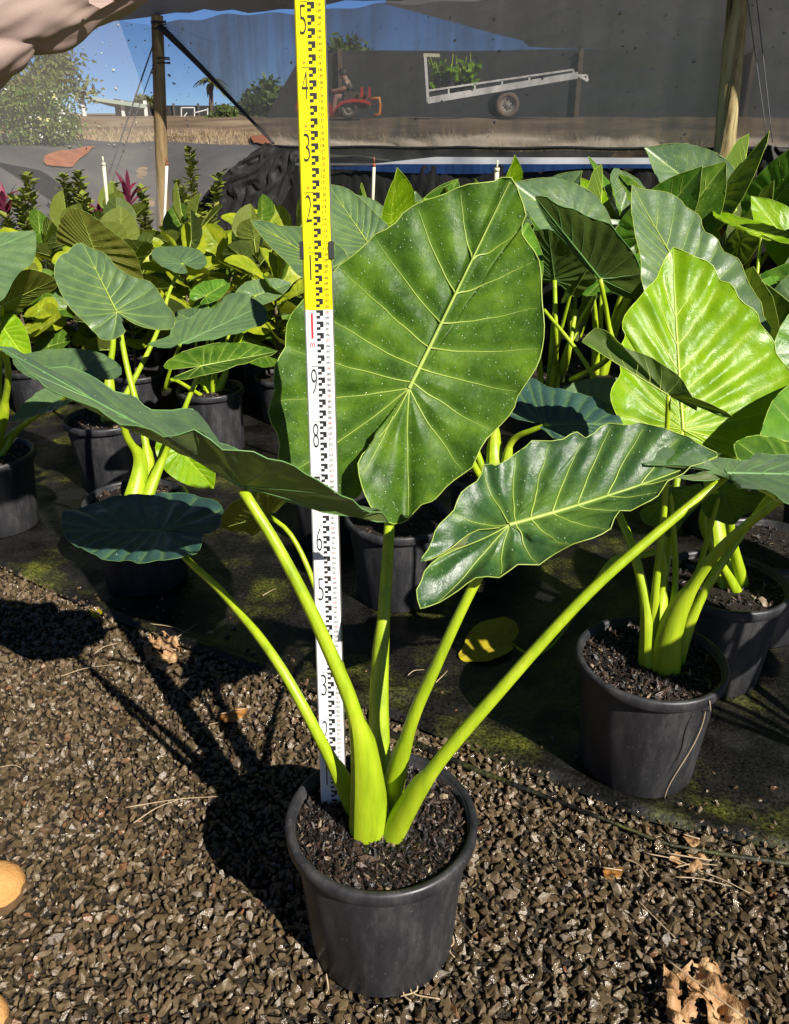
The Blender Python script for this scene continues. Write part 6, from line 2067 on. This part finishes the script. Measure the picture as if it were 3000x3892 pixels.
# ================================================================ THE PERSON HOLDING THE STAFF
def person():
    base = np.array([-1.02, 1.12, 0.0])
    e = empty('person', base, 'person in dusty pink shirt and tan boots reaching for the staff', 'person')
    S = np.array([-0.84, 1.22, 1.545])
    E_ = at_y(136, -44, 1.40)
    Hd = ST_BASE + ST_AX * (1.635 * 0.957)
    Wp = Hd + unit(E_ - Hd) * 0.085 + np.array([0, -0.03, 0])
    pelvis = np.array([-1.02, 1.13, 0.98])
    chest = np.array([-0.99, 1.12, 1.36])
    neck = np.array([-0.97, 1.12, 1.58])
    head = np.array([-0.93, 1.13, 1.76])
    R_ = {1: np.array([-1.00, 1.30, 0]), -1: np.array([-0.96, 1.00, 0])}   # feet
    vs = [(*pelvis, (0.14, 0.10)), (*((pelvis + chest) / 2), (0.13, 0.10)), (*chest, (0.15, 0.11)), (*neck, 0.055), (*(neck * 0.5 + head * 0.5), 0.06), (*head, (0.085, 0.095)), (*(head + (0.01, 0, 0.09)), 0.07)]
    ed = [(0, 1), (1, 2), (2, 3), (3, 4), (4, 5), (5, 6)]
    def chain(start, pts):
        prev = start
        for q in pts:
            vs.append(q)
            ed.append((prev, len(vs) - 1))
            prev = len(vs) - 1
        return prev
    hipz = 0.93
    for s in (1, -1):
        f = R_[s]
        chain(0, [(f[0] * 0.5 - 0.51, 1.13 + 0.09 * s, hipz, 0.085), (f[0] + 0.03, f[1] * 0.6 + 0.4 * (1.13 + 0.09 * s), 0.52, 0.058), (f[0] - 0.02, f[1], 0.11, 0.042), (f[0] + 0.10, f[1], 0.045, 0.035)])
    # raised arm (far shoulder), ending in a fist round the staff
    wv = chain(2, [(*S, 0.058), (*(0.5 * S + 0.5 * E_), 0.05), (*E_, 0.042), (*(0.5 * E_ + 0.5 * Wp), 0.037), (*Wp, 0.028)])
    palm = Hd + ST_FACE * 0.012 + unit(E_ - Hd) * 0.035
    pv = chain(wv, [(*palm, 0.027)])
    for k in range(4):
        zz = ST_AX * (0.03 - 0.02 * k)
        a = palm + zz
        chain(pv, [(*(a + ST_FACE * 0.016 - unit(E_ - Hd) * 0.01), 0.0095), (*(Hd + zz + ST_FACE * 0.030 - ST_WX * 0.002), 0.0085), (*(Hd + zz + ST_FACE * 0.022 + ST_WX * 0.032), 0.008), (*(Hd + zz - ST_FACE * 0.012 + ST_WX * 0.036), 0.0075)])
    chain(pv, [(*(palm - ST_FACE * 0.035 + ST_AX * 0.025), 0.011), (*(Hd - ST_FACE * 0.040 + ST_AX * 0.045), 0.0095), (*(Hd - ST_FACE * 0.040 + ST_AX * 0.05 + ST_WX * 0.022), 0.008)])
    # other arm hanging
    S2 = np.array([-0.97, 0.92, 1.50])
    w2 = chain(2, [(*S2, 0.058), (-0.98, 0.88, 1.22, 0.045), (-0.93, 0.90, 0.97, 0.03), (-0.92, 0.90, 0.90, 0.03)])
    for k in range(4):
        a = np.array([-0.90 - 0.018 * k + 0.02, 0.90, 0.86])
        chain(w2, [(*a, 0.009), (*(a + (0.0, 0.006, -0.035)), 0.008), (*(a + (0.0, 0.018, -0.06)), 0.007)])
    chain(w2, [(-0.885, 0.905, 0.89, 0.010), (-0.872, 0.915, 0.86, 0.008)])
    skin_body('body', vs, ed, M['skin'], e, 2)
    # face and hair
    for s in (-1, 1):
        m_ = MB()
        m_.lathe([(0.001, -0.012), (0.009, -0.008), (0.012, 0), (0.009, 0.008), (0.001, 0.012)], head + np.array([0.083, 0.032 * s, 0.012]), 10)
        m_.build('eye', M['eye'], e)
        m_ = MB()
        m_.lathe([(0.001, -0.03), (0.012, -0.02), (0.015, 0.01), (0.01, 0.03), (0.001, 0.035)], head + np.array([-0.005, 0.092 * s, -0.005]), 10)
        m_.build('ear', M['skin'], e)
    m_ = MB()
    m_.tube([head + (0.088, 0, 0.015), head + (0.108, 0, -0.02), head + (0.092, 0, -0.03)], [0.008, 0.014, 0.010], 8)
    m_.build('nose', M['skin'], e)
    m_ = MB()
    m_.tube([head + (0.080, -0.025, -0.062), head + (0.092, 0, -0.060), head + (0.080, 0.025, -0.062)], [0.004, 0.007, 0.004], 6)
    m_.build('mouth', simple('lips', [(0.3, (0.4, 0.16, 0.13)), (0.7, (0.45, 0.2, 0.16))], 20, 0.5), e)
    m_ = MB()
    m_.lathe([(0.098, -0.05), (0.108, 0.0), (0.104, 0.05), (0.08, 0.095), (0.04, 0.118), (0.001, 0.124)], head + np.array([-0.018, 0, 0.02]), 20)
    m_.build('hair', M['hair'], e)
    # shirt body
    rows = []
    for t, (rx, ry) in zip(np.linspace(0, 1, 9), [(0.135, 0.19), (0.14, 0.20), (0.135, 0.195), (0.135, 0.195), (0.14, 0.205), (0.145, 0.215), (0.14, 0.21), (0.10, 0.16), (0.065, 0.075)]):
        c = pelvis * (1 - t) + (neck - (0, 0, 0.02)) * t - np.array([0, 0, 0.10 * (1 - t)])
        rows.append([c + np.array([rx * math.cos(a) * (1 + 0.03 * math.sin(5 * a + 9 * t)), ry * math.sin(a), 0.0]) for a in np.linspace(0, 2 * math.pi, 37)])
    m_ = MB()
    m_.grid(rows)
    uv = np.array([(i * 40.0, j * 40.0) for i in range(9) for j in range(37)])
    add('shirt', m_.V, m_.F, M['shirt'], e, uv=uv)
    def sleeve(pts, rad, name, amp, uvk=260):
        C = spline(pts, 150)
        n, seg = 150, 110
        tan = np.gradient(C, axis=0)
        tan /= np.linalg.norm(tan, axis=1)[:, None]
        rr = np.interp(np.linspace(0, 1, n), np.linspace(0, 1, len(rad)), rad)
        Vv, uv_ = [], []
        Ltot = np.linalg.norm(np.diff(C, axis=0), axis=1).sum()
        u0 = np.array([0.0, 0, 1.0])
        for i in range(n):
            u = unit(u0 - tan[i] * np.dot(u0, tan[i]))
            v = np.cross(tan[i], u)
            t = i / (n - 1)
            for a in np.linspace(0, 2 * math.pi, seg + 1):
                # folds spiral round the arm: sagging on the underside, pulled tight above
                ph = t * 15.0 + 1.5 * math.sin(a - 0.6) + 1.6 * noise.noise(Vector((math.cos(a) * 1.2, math.sin(a) * 1.2, t * 4)))
                f = abs(math.sin(ph)) ** 0.55 - 0.62
                under = 0.55 + 0.45 * math.sin(a * 1.0 + 4.4)
                nz_ = noise.noise(Vector((math.cos(a) * 2.1, math.sin(a) * 2.1, t * 9 + 4)))
                d = amp * (f * under + 0.6 * nz_ + 0.25 * noise.noise(Vector((math.cos(a) * 5, math.sin(a) * 5, t * 22))))
                r = rr[i] + d
                Vv.append(C[i] + u * r * math.cos(a) * 1.06 + v * r * math.sin(a) * 0.94)
                uv_.append((t * Ltot * uvk, a / 6.283 * 0.55 * uvk))
        F = [(i * (seg + 1) + j, i * (seg + 1) + j + 1, (i + 1) * (seg + 1) + j + 1, (i + 1) * (seg + 1) + j) for i in range(n - 1) for j in range(seg)]
        return add(name, Vv, F, M['shirt'], e, uv=np.array(uv_))
    sl = sleeve([S + (-0.10, -0.06, -0.03), S, 0.5 * (S + E_), E_, 0.5 * (E_ + Wp) + np.array([0, 0, -0.0]), Wp], [0.100, 0.094, 0.086, 0.075, 0.066, 0.056, 0.046, 0.040], 'sleeve', 0.018, 400)
    # button tab on the sleeve
    tb = MB()
    c0, c1 = at_y(190, -22, 1.335), at_y(239, 2, 1.36)
    q = [at_y(188, -24, 1.330), at_y(190, 6, 1.325), at_y(215, 18, 1.332), at_y(240, 4, 1.345), at_y(246, -24, 1.35)]
    tb.put(q + [v + np.array([0, 0.006, 0]) for v in q], [(0, 1, 2, 3, 4), (9, 8, 7, 6, 5)] + [(i, i + 5, (i + 1) % 5 + 5, (i + 1) % 5) for i in range(5)])
    add('sleeve_tab', tb.V, tb.F, M['shirt'], sl, smooth=False, uv=np.array([(v[0] * 260, v[2] * 260) for v in tb.V]))
    sleeve([S2 + (0.0, 0.08, 0.03), S2, (-0.98, 0.87, 1.22), (-0.93, 0.90, 1.0)], [0.10, 0.085, 0.07, 0.055, 0.045], 'sleeve', 0.010)
    # trousers
    for s in (1, -1):
        f = R_[s]
        m_ = MB()
        pts = [np.array([-1.01, 1.13 + 0.075 * s, 1.02]), np.array([f[0] * 0.5 - 0.51, 1.13 + 0.09 * s, 0.86]), np.array([f[0] + 0.02, f[1] * 0.6 + 0.4 * (1.13 + 0.09 * s), 0.52]), np.array([f[0] - 0.03, f[1], 0.12])]
        m_.tube(spline(pts, 30), np.interp(np.linspace(0, 1, 30), [0, 0.3, 0.6, 1], [0.13, 0.11, 0.085, 0.08]), 20)
        m_.build('trouser_leg', M['trousers'], e)
    # boots: toes point to the plant
    toes = {1: at_z(53, 1868, 0.045), -1: at_z(8, 2172, 0.045)}
    for s in (1, -1):
        t_ = toes[s]
        y = t_[1]
        if s == 1:
            y = at_z(25, 1893, 0.03)[1]
        rows, sole = [], []
        for x, wd, h in [(0.0, 0.012, 0.030), (-0.006, 0.030, 0.050), (-0.02, 0.046, 0.064), (-0.045, 0.055, 0.073), (-0.08, 0.057, 0.080), (-0.12, 0.054, 0.095), (-0.16, 0.048, 0.125), (-0.20, 0.044, 0.16), (-0.26, 0.045, 0.165), (-0.29, 0.036, 0.16), (-0.305, 0.014, 0.12)]:
            cx = t_[0] + x
            rows.append([np.array([cx, y + wd * math.cos(a), 0.026 + (h - 0.02) * max(0, math.sin(a)) ** 0.75]) for a in np.linspace(0, math.pi, 17)])
            sole.append((cx, wd))
        m_ = MB()
        m_.grid(rows)
        b = m_.build('boot', M['rust_boot'], e)
        m_ = MB()
        m_.grid([[np.array([cx, y - wd * 1.06, 0.008]), np.array([cx, y - wd * 1.06, 0.028]), np.array([cx, y + wd * 1.06, 0.028]), np.array([cx, y + wd * 1.06, 0.008])] for cx, wd in [(t_[0] + 0.004, 0.012)] + sole])
        m_.build('sole', M['sole'], b, smooth=False)
        for xo, wd, h in ((-0.085, 0.0575, 0.081), (-0.092, 0.0570, 0.083)):
            m_ = MB()
            m_.tube([np.array([t_[0] + xo, y + wd * 1.01 * math.cos(a), 0.0265 + (h - 0.0195) * max(0, math.sin(a)) ** 0.75]) for a in np.linspace(0.15, math.pi - 0.15, 20)], 0.0012, 5)
            m_.build('seam', M['sole'], b)
person()

# ================================================================ LITTER ON THE GROUND
def crinkled(name, pts, mat, label, h=0.02, z0=0.014, cat='dead leaf', seed=0, holes=0.0):
    P = np.array([at_z(x, y, 0.02) for x, y in pts])
    c = P.mean(0)
    ring = spline(np.concatenate([P, P[:1]]), 64)
    rng = np.random.default_rng(seed)
    rows = []
    for k in np.linspace(0.02, 1, 14):
        row = []
        for j, q in enumerate(ring):
            jag = 1 + 0.10 * noise.noise(Vector((j * 0.55, seed, 0))) * k
            v = c + (q - c) * k * jag
            z = z0 + h * (0.55 + noise.noise(Vector((v[0] * 22, v[1] * 22, seed))) * 0.9 + 0.5 * noise.noise(Vector((v[0] * 55, v[1] * 55, seed + 4))))
            row.append((v[0], v[1], max(z, 0.010)))
        rows.append(row)
    m_ = MB()
    m_.grid(rows)
    if holes:
        m_.F = [f for f in m_.F if noise.noise(Vector(m_.V[f[0]]) * 46 + Vector((seed, 0, 0))) < holes]
    o = m_.build(name, mat)
    tag(o, label, cat, 'dead leaves on the ground')
    s_ = MB()
    a_ = c + (ring[0] - c) * 1.0
    b_ = c + (ring[32] - c) * 0.9
    s_.tube([np.array([*(a_ * (1 - t) + b_ * t)[:2], z0 + h * 1.25]) for t in np.linspace(0, 1, 8)], 0.0018, 5)
    s_.build('midrib', M['straw'], o)
    return o
crinkled('dead_leaf', [(1412, 2075), (1440, 2090), (1480, 2068), (1515, 2062), (1545, 2090), (1560, 2130), (1590, 2170), (1580, 2210), (1500, 2215), (1430, 2200), (1418, 2150)], M['dead'], 'big crinkled tan dead leaf at the bottom right', 0.035, 0.02, seed=3, holes=0.22)
crinkled('dead_leaf', [(305, 1385), (330, 1358), (365, 1362), (385, 1385), (375, 1420), (345, 1438), (318, 1425)], M['dead'], 'curled tan dead leaf in the plant shadow at left', 0.03, 0.016, seed=5, holes=0.3)
crinkled('dead_leaf', [(462, 1535), (490, 1520), (528, 1511), (520, 1528), (485, 1546)], M['dead_orange'], 'narrow orange dead leaf left of the front pot', 0.014, 0.02, seed=6)
crinkled('dead_leaf', [(1420, 1835), (1455, 1820), (1490, 1828), (1520, 1850), (1480, 1862), (1440, 1856)], M['dead'], 'shredded brown dead leaf below the cracked pot', 0.018, 0.02, seed=7, holes=0.05)
crinkled('dead_leaf', [(1284, 1862), (1305, 1850), (1330, 1856), (1318, 1880), (1295, 1882)], M['dead_orange'], 'small rusty dead leaf right of the front pot', 0.014, 0.02, seed=8, holes=0.25)
crinkled('dead_leaf', [(1455, 1790), (1475, 1782), (1492, 1800), (1478, 1810)], M['dead'], 'small tan leaf scrap by the mat hem', 0.015, 0.018, seed=9)
crinkled('fallen_leaf', [(190, 1300), (205, 1295), (218, 1306), (200, 1316)], M['yellow_leaf'], 'tiny yellow green leaf scrap on the mat at left', 0.008, 0.014, seed=10)
crinkled('dead_leaf', [(680, 1545), (686, 1518), (690, 1560), (686, 1590)], M['dead_orange'], 'rusty leaf scrap standing left of the staff foot', 0.02, 0.02, seed=11)
LIT = [(268, 1722, 470, 1698), (285, 1755, 395, 1700), (320, 1330, 400, 1350), (130, 1442, 235, 1418), (0, 1636, 45, 1637), (200, 1395, 250, 1372), (360, 1372, 420, 1330), (1440, 1870, 1560, 1890), (1380, 1820, 1500, 1860), (1440, 1850, 1530, 1845), (930, 1455, 955, 1430), (870, 1440, 905, 1428), (1330, 1830, 1385, 1870), (1360, 1920, 1440, 2000), (560, 1270, 590, 1255), (390, 1470, 420, 1500), (410, 1560, 470, 1540), (1500, 1860, 1600, 1905)]
LITL = ['long straw stalk on gravel left of the front pot, touching its shadow', 'shorter straw crossing the long stalk left of the front pot', 'straw on the mat above the tan dead leaf', 'thin straw along the shadow left of the tan dead leaf', 'straw tip at the left edge on sunlit gravel', 'short straw left of the tan dead leaf', 'slanting twig beside the tan dead leaf', 'long straw below the shredded leaf at right', 'straw on top of the shredded leaf at right', 'upper straw on the shredded leaf', 'short twig on the mat behind the right petioles', 'short twig on the mat right of the central stalk', 'straw above the rusty leaf at right', 'thin stalk down the gravel right of the front pot', 'tiny twig on the mat behind the left petiole', 'short twig in shade below the tan dead leaf', 'straw next to the narrow orange leaf', 'straw right of the shredded leaf near the right edge']
for k, (x0, y0, x1, y1) in enumerate(LIT):
    a_, b_ = at_z(x0, y0, 0.022), at_z(x1, y1, 0.022)
    m_ = MB()
    md = (a_ + b_) / 2 + np.array([0.006 * (-1) ** k, 0.004, 0.004])
    m_.tube(spline([a_, md, b_], 10), np.linspace(0.0018, 0.0008, 10), 5)
    tag(m_.build('straw_stalk', M['straw']), LITL[k], 'straw', 'straw stalks on the ground')
# pale roots at the foot of the front pot
m_ = MB()
rng = np.random.default_rng(77)
for (x, y) in [(960, 2030), (968, 2010), (880, 2118), (890, 2112), (862, 2122), (700, 2106)]:
    a_ = at_z(x, y, 0.02)
    d = np.array([rng.normal() * 0.02, -0.012, 0.0])
    m_.tube(spline([a_ + np.array([-0.005, 0.02, 0.012]), a_, a_ + d], 8), 0.0016, 5)
m_.build('escaping_roots', M['straw'], front)['kind'] = 'stuff'
